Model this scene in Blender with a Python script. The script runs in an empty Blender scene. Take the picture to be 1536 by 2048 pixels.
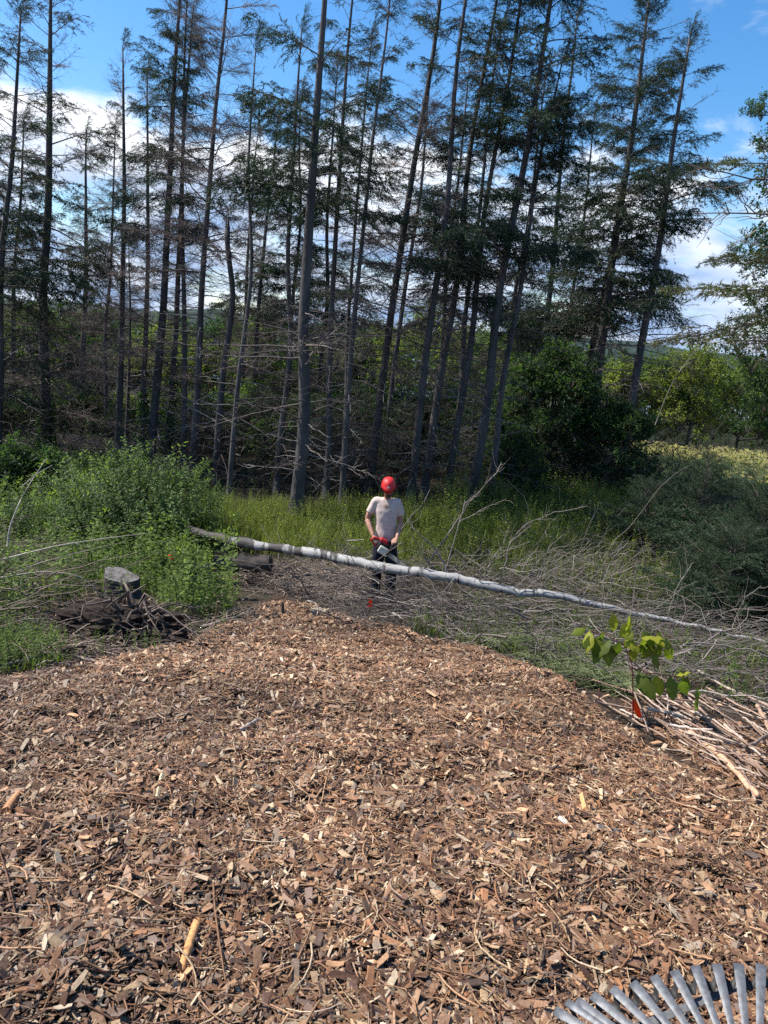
import bpy, bmesh, math, random
import numpy as np
from mathutils import Vector, Matrix, Quaternion

random.seed(11)
rng = np.random.default_rng(11)
S = bpy.context.scene
COL = S.collection
PI = math.pi

# ------------------------------------------------------------------ camera
PITCH, ROLL, F = math.radians(13.2), math.radians(4.5), 1479.0
CAM = np.array([0.0, 0.0, 1.6])
RM = (Matrix.Rotation(PI / 2 - PITCH, 4, 'X') @ Matrix.Rotation(ROLL, 4, 'Z'))
RN = np.array(RM)[:3, :3]
cam = bpy.data.cameras.new('camera')
cam.sensor_fit = 'VERTICAL'
cam.sensor_height = 36.0
cam.lens = F / 2048 * 36.0
cam.clip_start = 0.05
cam.clip_end = 20000
camo = bpy.data.objects.new('camera', cam)
COL.objects.link(camo)
camo.matrix_world = Matrix.Translation(CAM.tolist()) @ RM
S.camera = camo

# ------------------------------------------------------------------ light, sky, exposure
SUN_EL, SUN_AZ = math.radians(52), math.radians(-80)      # azimuth from +Y towards +X
SUN_DIR = Vector((math.sin(SUN_AZ) * math.cos(SUN_EL), math.cos(SUN_AZ) * math.cos(SUN_EL), math.sin(SUN_EL)))
sun = bpy.data.lights.new('sun', 'SUN')
sun.energy = 5.0
sun.angle = math.radians(0.53)
sun.color = (1.0, 0.95, 0.87)
suno = bpy.data.objects.new('sun', sun)
COL.objects.link(suno)
suno.rotation_mode = 'QUATERNION'
suno.rotation_quaternion = SUN_DIR.to_track_quat('Z', 'Y')
suno.location = (-10, 20, 40)

S.view_settings.view_transform = 'Standard'
S.view_settings.look = 'None'
S.view_settings.exposure = 0.68
S.view_settings.gamma = 1.0
S.view_settings.use_curve_mapping = False
S.render.engine = 'CYCLES'
S.cycles.max_bounces = 5
S.cycles.diffuse_bounces = 3
S.cycles.glossy_bounces = 2
S.cycles.transmission_bounces = 3
S.cycles.transparent_max_bounces = 4
S.cycles.use_denoising = False
S.cycles.use_adaptive_sampling = False
S.cycles.sample_clamp_indirect = 2.0
S.cycles.caustics_reflective = False
S.cycles.caustics_refractive = False


def make_world():
    w = bpy.data.worlds.new('World')
    S.world = w
    w.use_nodes = True
    w.cycles.sampling_method = 'MANUAL'
    w.cycles.sample_map_resolution = 512
    nt = w.node_tree
    nt.nodes.clear()
    N = nt.nodes.new
    L = nt.links.new
    out = N('ShaderNodeOutputWorld')
    sky = N('ShaderNodeTexSky')
    sky.sky_type = 'NISHITA'
    sky.sun_disc = False
    sky.sun_elevation = SUN_EL
    sky.sun_rotation = SUN_AZ
    sky.ozone_density = 2.2
    sky.air_density = 1.0
    sky.dust_density = 0.6
    bg = N('ShaderNodeBackground')
    bg.inputs['Strength'].default_value = 0.13
    hs = N('ShaderNodeHueSaturation')
    hs.inputs['Saturation'].default_value = 1.35
    L(sky.outputs[0], hs.inputs['Color'])
    L(hs.outputs[0], bg.inputs['Color'])
    # clouds: noise on a flat layer seen in perspective
    tc = N('ShaderNodeTexCoord')
    sx = N('ShaderNodeSeparateXYZ')
    L(tc.outputs['Generated'], sx.inputs[0])

    def math_(op, a, b=None, clamp=False):
        m = N('ShaderNodeMath')
        m.operation = op
        m.use_clamp = clamp
        for i, v in enumerate((a, b)):
            if v is None:
                continue
            if isinstance(v, (int, float)):
                m.inputs[i].default_value = v
            else:
                L(v, m.inputs[i])
        return m.outputs[0]

    def remap(v, a, b, c=0.0, d=1.0):
        m = N('ShaderNodeMapRange')
        m.interpolation_type = 'SMOOTHSTEP'
        m.inputs[1].default_value = a
        m.inputs[2].default_value = b
        m.inputs[3].default_value = c
        m.inputs[4].default_value = d
        L(v, m.inputs[0])
        return m.outputs[0]
    mp = N('ShaderNodeMapping')
    mp.inputs['Scale'].default_value = (1.0, 1.0, 2.3)
    mp.inputs['Location'].default_value = (3.1, 1.7, 0.35)
    L(tc.outputs['Generated'], mp.inputs[0])
    n1 = N('ShaderNodeTexNoise')
    n1.inputs['Scale'].default_value = 5.2
    n1.inputs['Detail'].default_value = 9.0
    n1.inputs['Roughness'].default_value = 0.56
    n1.inputs['Distortion'].default_value = 0.25
    L(mp.outputs[0], n1.inputs['Vector'])
    # more cloud low down, little above
    z = sx.outputs['Z']
    band = remap(z, 0.16, 0.33, 0.19, -0.11)
    dens = math_('ADD', n1.outputs['Fac'], band)
    mask = remap(dens, 0.51, 0.68)
    n2 = N('ShaderNodeTexNoise')
    n2.inputs['Scale'].default_value = 9.0
    n2.inputs['Detail'].default_value = 6.0
    mp2 = N('ShaderNodeMapping')
    mp2.inputs['Scale'].default_value = (1.0, 1.0, 3.0)
    mp2.inputs['Location'].default_value = (0.4, 0.2, 0.05)
    L(tc.outputs['Generated'], mp2.inputs[0])
    L(mp2.outputs[0], n2.inputs['Vector'])
    # grey-blue undersides low, white tops
    br = math_('ADD', remap(z, 0.11, 0.23, 0.05, 0.75), remap(n2.outputs['Fac'], 0.35, 0.65, -.05, 0.5), True)
    # the bank to the right is blue-grey below
    cm = N('ShaderNodeMix')
    cm.data_type = 'RGBA'
    cm.inputs['A'].default_value = (0.29, 0.42, 0.66, 1)
    cm.inputs['B'].default_value = (0.92, 0.95, 1.0, 1)
    L(br, cm.inputs['Factor'])
    bgc = N('ShaderNodeBackground')
    bgc.inputs['Strength'].default_value = 0.9
    L(cm.outputs['Result'], bgc.inputs['Color'])
    mx = N('ShaderNodeMixShader')
    L(mask, mx.inputs[0])
    L(bg.outputs[0], mx.inputs[1])
    L(bgc.outputs[0], mx.inputs[2])
    L(mx.outputs[0], out.inputs['Surface'])


make_world()

# ------------------------------------------------------------------ geometry helpers


def ray(px, py):
    return RN @ np.array([(px - 768) / F, (1024 - py) / F, -1.0])


def at(px, py, Y):
    d = ray(px, py)
    return CAM + d * (Y / d[1])


def project(p):
    q = RN.T @ (np.asarray(p) - CAM)
    return 768 - F * q[0] / q[2], 1024 + F * q[1] / q[2]


_tab = rng.random((256, 256))


def vnoise(x, y, seed=0):
    x = np.asarray(x, float) + seed * 17.3
    y = np.asarray(y, float) + seed * 9.1
    xi = np.floor(x).astype(int)
    yi = np.floor(y).astype(int)
    fx = x - xi
    fy = y - yi
    fx = fx * fx * (3 - 2 * fx)
    fy = fy * fy * (3 - 2 * fy)
    g = lambda a, b: _tab[a % 256, b % 256]
    return (g(xi, yi) * (1 - fx) + g(xi + 1, yi) * fx) * (1 - fy) + (g(xi, yi + 1) * (1 - fx) + g(xi + 1, yi + 1) * fx) * fy - 0.5


def base_h(x, y):
    z = np.interp(y, [-30, -5, 1.45, 10.2, 12, 20, 40, 80, 120, 160, 400], [.6, .15, 0, -2.07, -2.15, -2.2, -2.6, -4, -9, -22, -30])
    return z


def base_hit(px, py):
    d = ray(px, py)
    t = np.linspace(.5, 90, 30000)
    p = CAM + t[:, None] * d
    return p[np.argmax(p[:, 2] < base_h(p[:, 0], p[:, 1]))]


_edge = np.array([base_hit(*p)[:2] for p in [(0, 1345), (150, 1318), (350, 1288), (480, 1238), (560, 1180), (650, 1225), (760, 1250), (950, 1282), (1100, 1352), (1250, 1410), (1536, 1640)]])
_o = np.argsort(_edge[:, 0])
EX = np.concatenate([[-8], _edge[_o, 0], [8]])
EY = np.concatenate([[2.0], _edge[_o, 1], [1.5]])


def sstep(a, b, v):
    t = np.clip((v - a) / (b - a), 0, 1)
    return t * t * (3 - 2 * t)


def mulch_mask(x, y):
    e = np.interp(x, EX, EY) + 0.35 * vnoise(np.asarray(x) * 2.2, np.asarray(y) * 2.2, 3)
    return sstep(-0.12, 0.18, e - y)


def H(x, y):
    x = np.asarray(x, float)
    y = np.asarray(y, float)
    z = base_h(x, y)
    z = z + 0.10 * vnoise(x * .45, y * .45, 1) * sstep(2, 8, y)
    m = mulch_mask(x, y)
    near = 1 - sstep(14, 30, y)
    z = z + m * (0.10 * vnoise(x * 1.7, y * 1.7, 5) + 0.055 * vnoise(x * 4.6, y * 4.6, 7) + 0.022 * vnoise(x * 11, y * 11, 8))
    z = z + (1 - m) * near * (-0.06 + 0.10 * vnoise(x * 1.3, y * 1.3, 9) + 0.03 * vnoise(x * 5, y * 5, 2))
    return z


def hs(x, y):
    return float(H(np.array([x]), np.array([y]))[0])


def hit(px, py, up=0.0):
    d = ray(px, py)
    t = np.concatenate([np.arange(.6, 14, .02), np.arange(14, 90, .08)])
    p = CAM + t[:, None] * d
    k = np.argmax(p[:, 2] - up < H(p[:, 0], p[:, 1]))
    return p[k]


def norm(v):
    return v / np.maximum(np.linalg.norm(v, axis=-1, keepdims=True), 1e-9)


class Geo:
    """Collects vertices, faces, point colours and face materials and links them as ONE mesh."""

    def __init__(self):
        self.V = []
        self.C = []
        self.F = {3: [], 4: []}
        self.FM = {3: [], 4: []}
        self.n = 0

    def add(self, V, faces, col=(1, 1, 1), mi=0):
        V = np.asarray(V, float).reshape(-1, 3)
        c = np.asarray(col, float)
        if c.ndim == 1:
            c = np.tile(c, (len(V), 1))
        self.V.append(V)
        self.C.append(c)
        fs = faces if isinstance(faces, (list, tuple)) else [faces]
        for f in fs:
            f = np.asarray(f, int)
            if f.size == 0:
                continue
            self.F[f.shape[1]].append(f + self.n)
            self.FM[f.shape[1]].append(np.full(len(f), mi))
        self.n += len(V)

    def tubes(self, P, Rr, sides=4, col=(1, 1, 1), mi=0, cap=False):
        P = np.asarray(P, float)
        if P.ndim == 2:
            P = P[None]
        m, n, _ = P.shape
        Rr = np.broadcast_to(np.asarray(Rr, float), (m, n))
        T = np.gradient(P, axis=1)
        T = norm(T)
        ref = np.where(np.abs(T[..., 2:3]) > .9, np.array([1., 0, 0]), np.array([0, 0, 1.]))
        U = norm(np.cross(T, ref))
        W = np.cross(U, T)
        a = np.arange(sides) * 2 * PI / sides
        V = P[:, :, None] + Rr[:, :, None, None] * (np.cos(a)[None, None, :, None] * U[:, :, None] + np.sin(a)[None, None, :, None] * W[:, :, None])
        idx = np.arange(m * n * sides).reshape(m, n, sides)
        nx = np.roll(idx, -1, axis=2)
        q = np.stack([idx[:, :-1], nx[:, :-1], nx[:, 1:], idx[:, 1:]], -1).reshape(-1, 4)
        c = np.asarray(col, float)
        if c.ndim == 2:
            c = np.repeat(c, n * sides, axis=0)
        faces = [q]
        if cap:
            k = np.arange(1, sides - 1)
            for e in (0, n - 1):
                tri = np.stack([np.repeat(idx[:, e, :1], len(k), 1), idx[:, e, k], idx[:, e, k + 1]], -1).reshape(-1, 3)
                faces.append(tri)
        self.add(V.reshape(-1, 3), faces, c, mi)

    def leaves(self, B, D, Nn, ln, wd, col, mi=0, fold=.25, pos=.42):
        """kites: base B, direction D, side from normal Nn"""
        B = np.asarray(B, float)
        m = len(B)
        D = norm(np.asarray(D, float))
        Sd = norm(np.cross(D, Nn))
        Up = np.cross(Sd, D)
        ln = np.broadcast_to(ln, (m,))[:, None]
        wd = np.broadcast_to(wd, (m,))[:, None]
        mid = B + D * ln * pos - Up * wd * fold
        V = np.stack([B, mid - Sd * wd / 2, B + D * ln - Up * ln * .12, mid + Sd * wd / 2], 1).reshape(-1, 3)
        i = np.arange(m) * 4
        t = np.concatenate([np.stack([i, i + 2, i + 1], 1), np.stack([i, i + 3, i + 2], 1)])
        c = np.asarray(col, float)
        if c.ndim == 2:
            c = np.repeat(c, 4, axis=0)
        self.add(V, t, c, mi)

    def needles(self, B, D, ln, wd, col, mi=0):
        B = np.asarray(B, float)
        m = len(B)
        D = norm(D)
        Sd = norm(np.cross(D, rng.normal(size=(m, 3))))
        ln = np.broadcast_to(ln, (m,))[:, None]
        wd = np.broadcast_to(wd, (m,))[:, None]
        V = np.stack([B - Sd * wd / 2, B + Sd * wd / 2, B + D * ln], 1).reshape(-1, 3)
        i = np.arange(m) * 3
        c = np.asarray(col, float)
        if c.ndim == 2:
            c = np.repeat(c, 3, axis=0)
        self.add(V, np.stack([i, i + 1, i + 2], 1), c, mi)

    def mesh(self, name, mats, smooth=None):
        # None: tubes (quads) smooth, leaves (triangles) flat; True/False: all
        me = bpy.data.meshes.new(name)
        V = np.concatenate(self.V)
        Cc = np.concatenate(self.C)
        loops, starts, fm, sm = [], [], [], []
        off = 0
        for k in (3, 4):
            if not self.F[k]:
                continue
            f = np.concatenate(self.F[k])
            loops.append(f.ravel())
            starts.append(off + np.arange(len(f)) * k)
            off += f.size
            fm.append(np.concatenate(self.FM[k]))
            sm.append(np.full(len(f), (k == 4) if smooth is None else smooth))
        loops = np.concatenate(loops)
        starts = np.concatenate(starts)
        fm = np.concatenate(fm)
        me.vertices.add(len(V))
        me.vertices.foreach_set('co', V.astype(np.float32).ravel())
        me.loops.add(len(loops))
        me.loops.foreach_set('vertex_index', loops.astype(np.int32))
        me.polygons.add(len(starts))
        me.polygons.foreach_set('loop_start', starts.astype(np.int32))
        me.polygons.foreach_set('material_index', fm.astype(np.int32))
        me.polygons.foreach_set('use_smooth', np.concatenate(sm))
        ca = me.color_attributes.new('Col', 'FLOAT_COLOR', 'POINT')
        ca.data.foreach_set('color', np.concatenate([Cc, np.ones((len(Cc), 1))], 1).astype(np.float32).ravel())
        for m_ in (mats if isinstance(mats, (list, tuple)) else [mats]):
            me.materials.append(m_)
        me.update(calc_edges=True)
        return me


def link(name, me, parent=None, mw=None):
    o = bpy.data.objects.new(name, me)
    COL.objects.link(o)
    if parent is not None:
        o.parent = parent
    if mw is not None:
        o.matrix_local = mw
    return o


def tag(o, label=None, cat=None, group=None, kind=None):
    if label:
        o['label'] = label
    if cat:
        o['category'] = cat
    if group:
        o['group'] = group
    if kind:
        o['kind'] = kind
    return o


def thing(name, label, cat, loc=(0, 0, 0), rz=0.0, group=None):
    o = bpy.data.objects.new(name, None)
    o.empty_display_size = .2
    COL.objects.link(o)
    o.location = Vector([float(v) for v in loc])
    o.rotation_euler = (0, 0, rz)
    return tag(o, label, cat, group)


# ------------------------------------------------------------------ materials


def material(name, base=None, rough=.8, nscale=8, namt=.35, stretch=(1, 1, 1), bump=0.0, bscale=30, trans=0.0, spec=.3, objvar=0.0, metal=0.0, tcol=None, bdist=.02):
    m = bpy.data.materials.new(name)
    m.use_nodes = True
    nt = m.node_tree
    nt.nodes.clear()
    N = nt.nodes.new
    L = nt.links.new
    out = N('ShaderNodeOutputMaterial')
    p = N('ShaderNodeBsdfPrincipled')
    p.inputs['Roughness'].default_value = rough
    p.inputs['Specular IOR Level'].default_value = spec
    p.inputs['Metallic'].default_value = metal
    if base is None:
        a = N('ShaderNodeAttribute')
        a.attribute_name = 'Col'
        c = a.outputs['Color']
    else:
        r = N('ShaderNodeRGB')
        r.outputs[0].default_value = (*base, 1)
        c = r.outputs[0]
    tc = N('ShaderNodeTexCoord')
    mp = N('ShaderNodeMapping')
    mp.inputs['Scale'].default_value = stretch
    L(tc.outputs['Object'], mp.inputs[0])
    if namt > 0:
        n = N('ShaderNodeTexNoise')
        n.inputs['Scale'].default_value = nscale
        n.inputs['Detail'].default_value = 5
        L(mp.outputs[0], n.inputs['Vector'])
        mr = N('ShaderNodeMapRange')
        mr.inputs[1].default_value = .3
        mr.inputs[2].default_value = .7
        mr.inputs[3].default_value = 1 - namt
        mr.inputs[4].default_value = 1 + namt
        L(n.outputs['Fac'], mr.inputs[0])
        v = mr.outputs[0]
        if objvar > 0:
            oi = N('ShaderNodeObjectInfo')
            mo = N('ShaderNodeMapRange')
            mo.inputs[3].default_value = 1 - objvar
            mo.inputs[4].default_value = 1 + objvar
            L(oi.outputs['Random'], mo.inputs[0])
            mm = N('ShaderNodeMath')
            mm.operation = 'MULTIPLY'
            L(v, mm.inputs[0])
            L(mo.outputs[0], mm.inputs[1])
            v = mm.outputs[0]
        vm = N('ShaderNodeVectorMath')
        vm.operation = 'SCALE'
        L(c, vm.inputs[0])
        L(v, vm.inputs['Scale'])
        c = vm.outputs[0]
    L(c, p.inputs['Base Color'])
    if bump > 0:
        b = N('ShaderNodeBump')
        b.inputs['Strength'].default_value = bump
        b.inputs['Distance'].default_value = bdist
        n2 = N('ShaderNodeTexNoise')
        n2.inputs['Scale'].default_value = bscale
        n2.inputs['Detail'].default_value = 4
        L(mp.outputs[0], n2.inputs['Vector'])
        L(n2.outputs['Fac'], b.inputs['Height'])
        L(b.outputs[0], p.inputs['Normal'])
    surf = p.outputs[0]
    if trans > 0:
        t = N('ShaderNodeBsdfTranslucent')
        vt = N('ShaderNodeVectorMath')
        vt.operation = 'MULTIPLY'
        vt.inputs[1].default_value = tcol or (1.5, 1.7, .7)
        L(c, vt.inputs[0])
        L(vt.outputs[0], t.inputs['Color'])
        mx = N('ShaderNodeMixShader')
        mx.inputs[0].default_value = trans
        L(surf, mx.inputs[1])
        L(t.outputs[0], mx.inputs[2])
        surf = mx.outputs[0]
    L(surf, out.inputs['Surface'])
    return m


M = {}
M['bark'] = material('spruce_bark', (.085, .078, .075), .9, 5, .45, (1, 1, .35), .6, 22, objvar=.25)
M['deadwood'] = material('dead_branch_bark', None, .85, 6, .3, objvar=.3)
M['needle'] = material('spruce_needles', None, .55, 1.5, .25, trans=.22, objvar=.25, tcol=(1.3, 1.4, .6))
M['leaf'] = material('broad_leaves', None, .55, 2, .25, trans=.52, objvar=.2, spec=.25)
M['stem'] = material('green_stems', None, .7, 6, .2)
M['grass'] = material('grass_blades', None, .5, 2, .3, trans=.38)
M['chip'] = material('wood_chips', None, .55, 140, .32, (1, 1, 1), .3, 260, spec=.45, bdist=.0012)
M['chip_obj'] = material('loose_wood_chip', None, .6, 60, .3, (.4, 4, 4), .5, 110, objvar=.45, spec=.4, bdist=.0015)
M['stick'] = material('weathered_stick', None, .7, 60, .4, (1, 1, 1), .5, 140, objvar=.25, bdist=.003)
M['birchdark'] = material('dark_rough_bark', (.075, .066, .06), .95, 9, .5, (1, 1, 1), 1.0, 18)
M['soil'] = material('root_soil', (.035, .024, .018), 1, 7, .5, bump=1.0, bscale=14)
M['log'] = material('dark_log_bark', (.045, .037, .033), .9, 8, .5, (.3, 1, 1), .9, 14)
M['stumptop'] = material('sawn_wood_grey', (.155, .14, .13), .85, 14, .5, (1, 1, 1), .6, 30)
M['stumpside'] = material('stump_bark', (.06, .055, .055), .9, 8, .4, bump=.8, bscale=16)
M['skin'] = material('skin', (.42, .22, .15), .55, 14, .12)
M['hair'] = material('brown_beard', (.09, .045, .025), .8, 40, .3)
M['trousers'] = material('navy_work_trousers', (.012, .014, .026), .85, 12, .3, bump=.3, bscale=25)
M['boot'] = material('dark_boots', (.02, .018, .018), .6, 12, .3)
M['red'] = material('red_helmet_plastic', (.58, .022, .020), .5, 9, .12, spec=.4)
M['black'] = material('black_plastic', (.012, .012, .013), .5, 10, .2)
M['silver'] = material('silver_sticker', (.55, .55, .56), .4, 10, .15)
M['cream'] = material('cream_saw_cover', (.55, .52, .42), .45, 9, .15)
M['sawred'] = material('red_saw_plastic', (.42, .02, .02), .4, 9, .15)
M['steel'] = material('worn_bar_steel', (.30, .29, .25), .45, 12, .25, metal=.6)
M['orange'] = material('orange_flag_vinyl', (.90, .15, .025), .5, 9, .12, trans=.45, tcol=(1.2, 1.0, 1.0))
M['wire'] = material('rusty_wire', (.10, .04, .03), .7, 20, .3)
M['blue'] = material('dark_blue_fabric', (.010, .030, .085), .75, 14, .3, bump=.4, bscale=30)
M['zinc'] = material('galvanised_steel', (.115, .12, .128), .5, 120, .3, metal=.3, bump=.05, bscale=200, bdist=.002)
M['zincshade'] = material('shaded_spring_steel', (.035, .033, .032), .6, 60, .3, metal=.2)  # brace strip's shaded face, its darkness put into the colour
M['handle'] = material('rake_handle_wood', (.33, .2, .1), .6, 12, .25, (1, 1, .1))
M['water'] = material('bay_water', (.05, .10, .15), .12, .05, .2, bump=.0, spec=.6)


def shirt_mat():
    m = material('dirty_white_cotton', (.60, .475, .41), .9, 9, .10, bump=.15, bscale=18, bdist=.01)
    nt = m.node_tree
    N = nt.nodes.new
    L = nt.links.new
    p = [n for n in nt.nodes if n.type == 'BSDF_PRINCIPLED'][0]
    src = p.inputs['Base Color'].links[0].from_socket
    tc = N('ShaderNodeTexCoord')

    def blob(loc, sc):
        mp = N('ShaderNodeMapping')
        mp.vector_type = 'TEXTURE'
        mp.inputs['Location'].default_value = loc
        mp.inputs['Scale'].default_value = sc
        L(tc.outputs['Object'], mp.inputs[0])
        ln = N('ShaderNodeVectorMath')
        ln.operation = 'LENGTH'
        L(mp.outputs[0], ln.inputs[0])
        n = N('ShaderNodeTexNoise')
        n.inputs['Scale'].default_value = 22
        n.inputs['Detail'].default_value = 4
        L(tc.outputs['Object'], n.inputs['Vector'])
        a = N('ShaderNodeMath')
        a.operation = 'MULTIPLY_ADD'
        a.inputs[1].default_value = 1.3
        L(n.outputs['Fac'], a.inputs[0])
        L(ln.outputs['Value'], a.inputs[2])
        r = N('ShaderNodeMapRange')
        r.inputs[1].default_value = .9
        r.inputs[2].default_value = 1.75
        r.inputs[3].default_value = .75
        r.inputs[4].default_value = 0
        L(a.outputs[0], r.inputs[0])
        return r.outputs[0]

    def over(src, fac, c):
        mx = N('ShaderNodeMix')
        mx.data_type = 'RGBA'
        mx.inputs['B'].default_value = (*c, 1)
        L(fac, mx.inputs['Factor'])
        L(src, mx.inputs['A'])
        return mx.outputs['Result']
    src = over(src, blob((.0, -.14, 1.36), (.085, .12, .075)), (.25, .15, .10))
    src = over(src, blob((.07, -.14, 1.285), (.022, .10, .018)), (.12, .12, .14))
    src = over(src, blob((0, -.14, .92), (.19, .2, .05)), (.45, .28, .25))
    L(src, p.inputs['Base Color'])
    return m


M['shirt'] = shirt_mat()


def birch_mat():
    m = material('white_birch_bark', (.31, .30, .285), .7, 5, .12, (.6, 1, 1), .3, 20)
    nt = m.node_tree
    N = nt.nodes.new
    L = nt.links.new
    p = [n for n in nt.nodes if n.type == 'BSDF_PRINCIPLED'][0]
    src = p.inputs['Base Color'].links[0].from_socket
    a = N('ShaderNodeAttribute')
    a.attribute_name = 'Col'
    tc = N('ShaderNodeTexCoord')
    mp = N('ShaderNodeMapping')
    mp.inputs['Scale'].default_value = (7, 2.2, 2.2)
    L(tc.outputs['Object'], mp.inputs[0])
    n = N('ShaderNodeTexNoise')
    n.inputs['Scale'].default_value = 1.6
    n.inputs['Detail'].default_value = 7
    n.inputs['Roughness'].default_value = .65
    L(mp.outputs[0], n.inputs['Vector'])
    sp = N('ShaderNodeSeparateColor')
    L(a.outputs['Color'], sp.inputs[0])
    ad = N('ShaderNodeMath')
    ad.operation = 'ADD'
    L(n.outputs['Fac'], ad.inputs[0])
    L(sp.outputs[0], ad.inputs[1])
    r = N('ShaderNodeMapRange')
    r.inputs[1].default_value = .53
    r.inputs[2].default_value = .62
    L(ad.outputs[0], r.inputs[0])
    mx = N('ShaderNodeMix')
    mx.data_type = 'RGBA'
    mx.inputs['B'].default_value = (.06, .052, .048, 1)
    L(r.outputs[0], mx.inputs['Factor'])
    L(src, mx.inputs['A'])
    L(mx.outputs['Result'], p.inputs['Base Color'])
    return m


M['birch'] = birch_mat()


def ground_mat():
    m = bpy.data.materials.new('forest_ground')
    m.use_nodes = True
    nt = m.node_tree
    nt.nodes.clear()
    N = nt.nodes.new
    L = nt.links.new
    out = N('ShaderNodeOutputMaterial')
    p = N('ShaderNodeBsdfPrincipled')
    p.inputs['Roughness'].default_value = .95
    p.inputs['Specular IOR Level'].default_value = .15
    a = N('ShaderNodeAttribute')
    a.attribute_name = 'Col'
    tc = N('ShaderNodeTexCoord')
    v = N('ShaderNodeTexVoronoi')
    v.inputs['Scale'].default_value = 34
    L(tc.outputs['Object'], v.inputs['Vector'])
    n = N('ShaderNodeTexNoise')
    n.inputs['Scale'].default_value = 12
    n.inputs['Detail'].default_value = 8
    L(tc.outputs['Object'], n.inputs['Vector'])
    sp = N('ShaderNodeSeparateColor')
    L(v.outputs['Color'], sp.inputs[0])
    mr = N('ShaderNodeMapRange')
    mr.inputs[3].default_value = .45
    mr.inputs[4].default_value = 1.5
    L(sp.outputs[0], mr.inputs[0])
    m2 = N('ShaderNodeMapRange')
    m2.inputs[1].default_value = .3
    m2.inputs[2].default_value = .7
    m2.inputs[3].default_value = .6
    m2.inputs[4].default_value = 1.4
    L(n.outputs['Fac'], m2.inputs[0])
    mm = N('ShaderNodeMath')
    mm.operation = 'MULTIPLY'
    L(mr.outputs[0], mm.inputs[0])
    L(m2.outputs[0], mm.inputs[1])
    vm = N('ShaderNodeVectorMath')
    vm.operation = 'SCALE'
    L(a.outputs['Color'], vm.inputs[0])
    L(mm.outputs[0], vm.inputs['Scale'])
    L(vm.outputs[0], p.inputs['Base Color'])
    b = N('ShaderNodeBump')
    b.inputs['Strength'].default_value = .8
    b.inputs['Distance'].default_value = .03
    L(v.outputs['Distance'], b.inputs['Height'])
    L(b.outputs[0], p.inputs['Normal'])
    L(p.outputs[0], out.inputs['Surface'])
    return m


# ------------------------------------------------------------------ ground, water, hills


def make_ground():
    def axis(fine0, fine1, step, far0, far1, growth=1.28):
        mid = list(np.arange(fine0, fine1 + 1e-6, step))
        s, v, hi = step, fine1, []
        while v < far1:
            s *= growth
            v += s
            hi.append(v)
        s, v, lo = step, fine0, []
        while v > far0:
            s *= growth
            v -= s
            lo.append(v)
        return np.array(lo[::-1] + mid + hi)
    xs = axis(-5.5, 6.5, .06, -3500, 3500)
    ys = axis(.6, 12.5, .06, -40, 900, 1.15)
    X, Y = np.meshgrid(xs, ys)
    Z = H(X, Y)
    m = mulch_mask(X, Y)
    g = np.clip(vnoise(X * .8, Y * .8, 12) + .5, 0, 1) * sstep(7.5, 11, Y + np.abs(X + 1) * .5)
    soil = np.array([.050, .035, .026])  # darkened to carry the shade around the birch brush
    grs = np.array([.045, .050, .022])
    mul = np.array([.070, .042, .028])
    oth = soil[None, None] * (1 - g[..., None]) + grs[None, None] * g[..., None]
    wood = np.array([.026, .022, .016])  # woods floor, shade under the spruces put into the colour
    oth = np.where((Y > 15.5)[..., None], wood * .85 + oth * .15, oth)
    C = oth * (1 - m[..., None]) + mul * m[..., None]
    G = Geo()
    ny, nx = X.shape
    idx = np.arange(nx * ny).reshape(ny, nx)
    q = np.stack([idx[:-1, :-1], idx[:-1, 1:], idx[1:, 1:], idx[1:, :-1]], -1).reshape(-1, 4)
    G.add(np.stack([X, Y, Z], -1).reshape(-1, 3), q, C.reshape(-1, 3))
    tag(link('ground', G.mesh('ground', ground_mat(), True)), kind='structure')
    # the bay
    G = Geo()
    G.add([(-6000, 130, -15), (6000, 130, -15), (6000, 9000, -15), (-6000, 9000, -15)], np.array([[0, 1, 2, 3]]))
    tag(link('bay_water', G.mesh('bay_water', M['water'])), kind='structure')
    # far shore
    tops = [(-900, 520), (-300, 575), (0, 600), (150, 606), (300, 622), (420, 618), (520, 636), (700, 652), (900, 668), (1000, 664), (1100, 672), (1200, 680), (1320, 687), (1420, 706), (1536, 716), (1800, 735), (2400, 770)]
    D = 2300.0
    pts = np.array([at(px, py, D) for px, py in tops])
    hx = np.arange(-3800, 3800, 22.0)
    top = np.interp(hx, pts[:, 0], pts[:, 2]) + 7 * vnoise(hx / 90, hx * 0, 21) + 5 * vnoise(hx / 25, hx * 0, 22)
    t = np.linspace(0, 1, 26)
    XX, TT = np.meshgrid(hx, t)
    YY = 1650 + TT * 800 + 30 * vnoise(XX / 120, TT * 8, 24)
    ZZ = -16 + (top[None] + 16) * np.sin(np.clip(TT, 0, 1) * PI / 2) + 9 * vnoise(XX / 45, YY / 45, 23) * np.minimum(1, TT * 4) + 6 * vnoise(XX / 16, YY / 16, 25) * np.minimum(1, TT * 4)
    G = Geo()
    ny, nx = XX.shape
    idx = np.arange(nx * ny).reshape(ny, nx)
    q = np.stack([idx[:-1, :-1], idx[:-1, 1:], idx[1:, 1:], idx[1:, :-1]], -1).reshape(-1, 4)
    shade = (.8 + .5 * vnoise(XX / 70, YY / 70, 28))[..., None]
    G.add(np.stack([XX, YY, ZZ], -1).reshape(-1, 3), q, (np.array([.028, .046, .03]) * shade).reshape(-1, 3))
    tag(link('far_hill', G.mesh('far_hill', material('wooded_hill', None, .9, .05, .4))), kind='structure')


make_ground()

# ------------------------------------------------------------------ mulch


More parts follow.
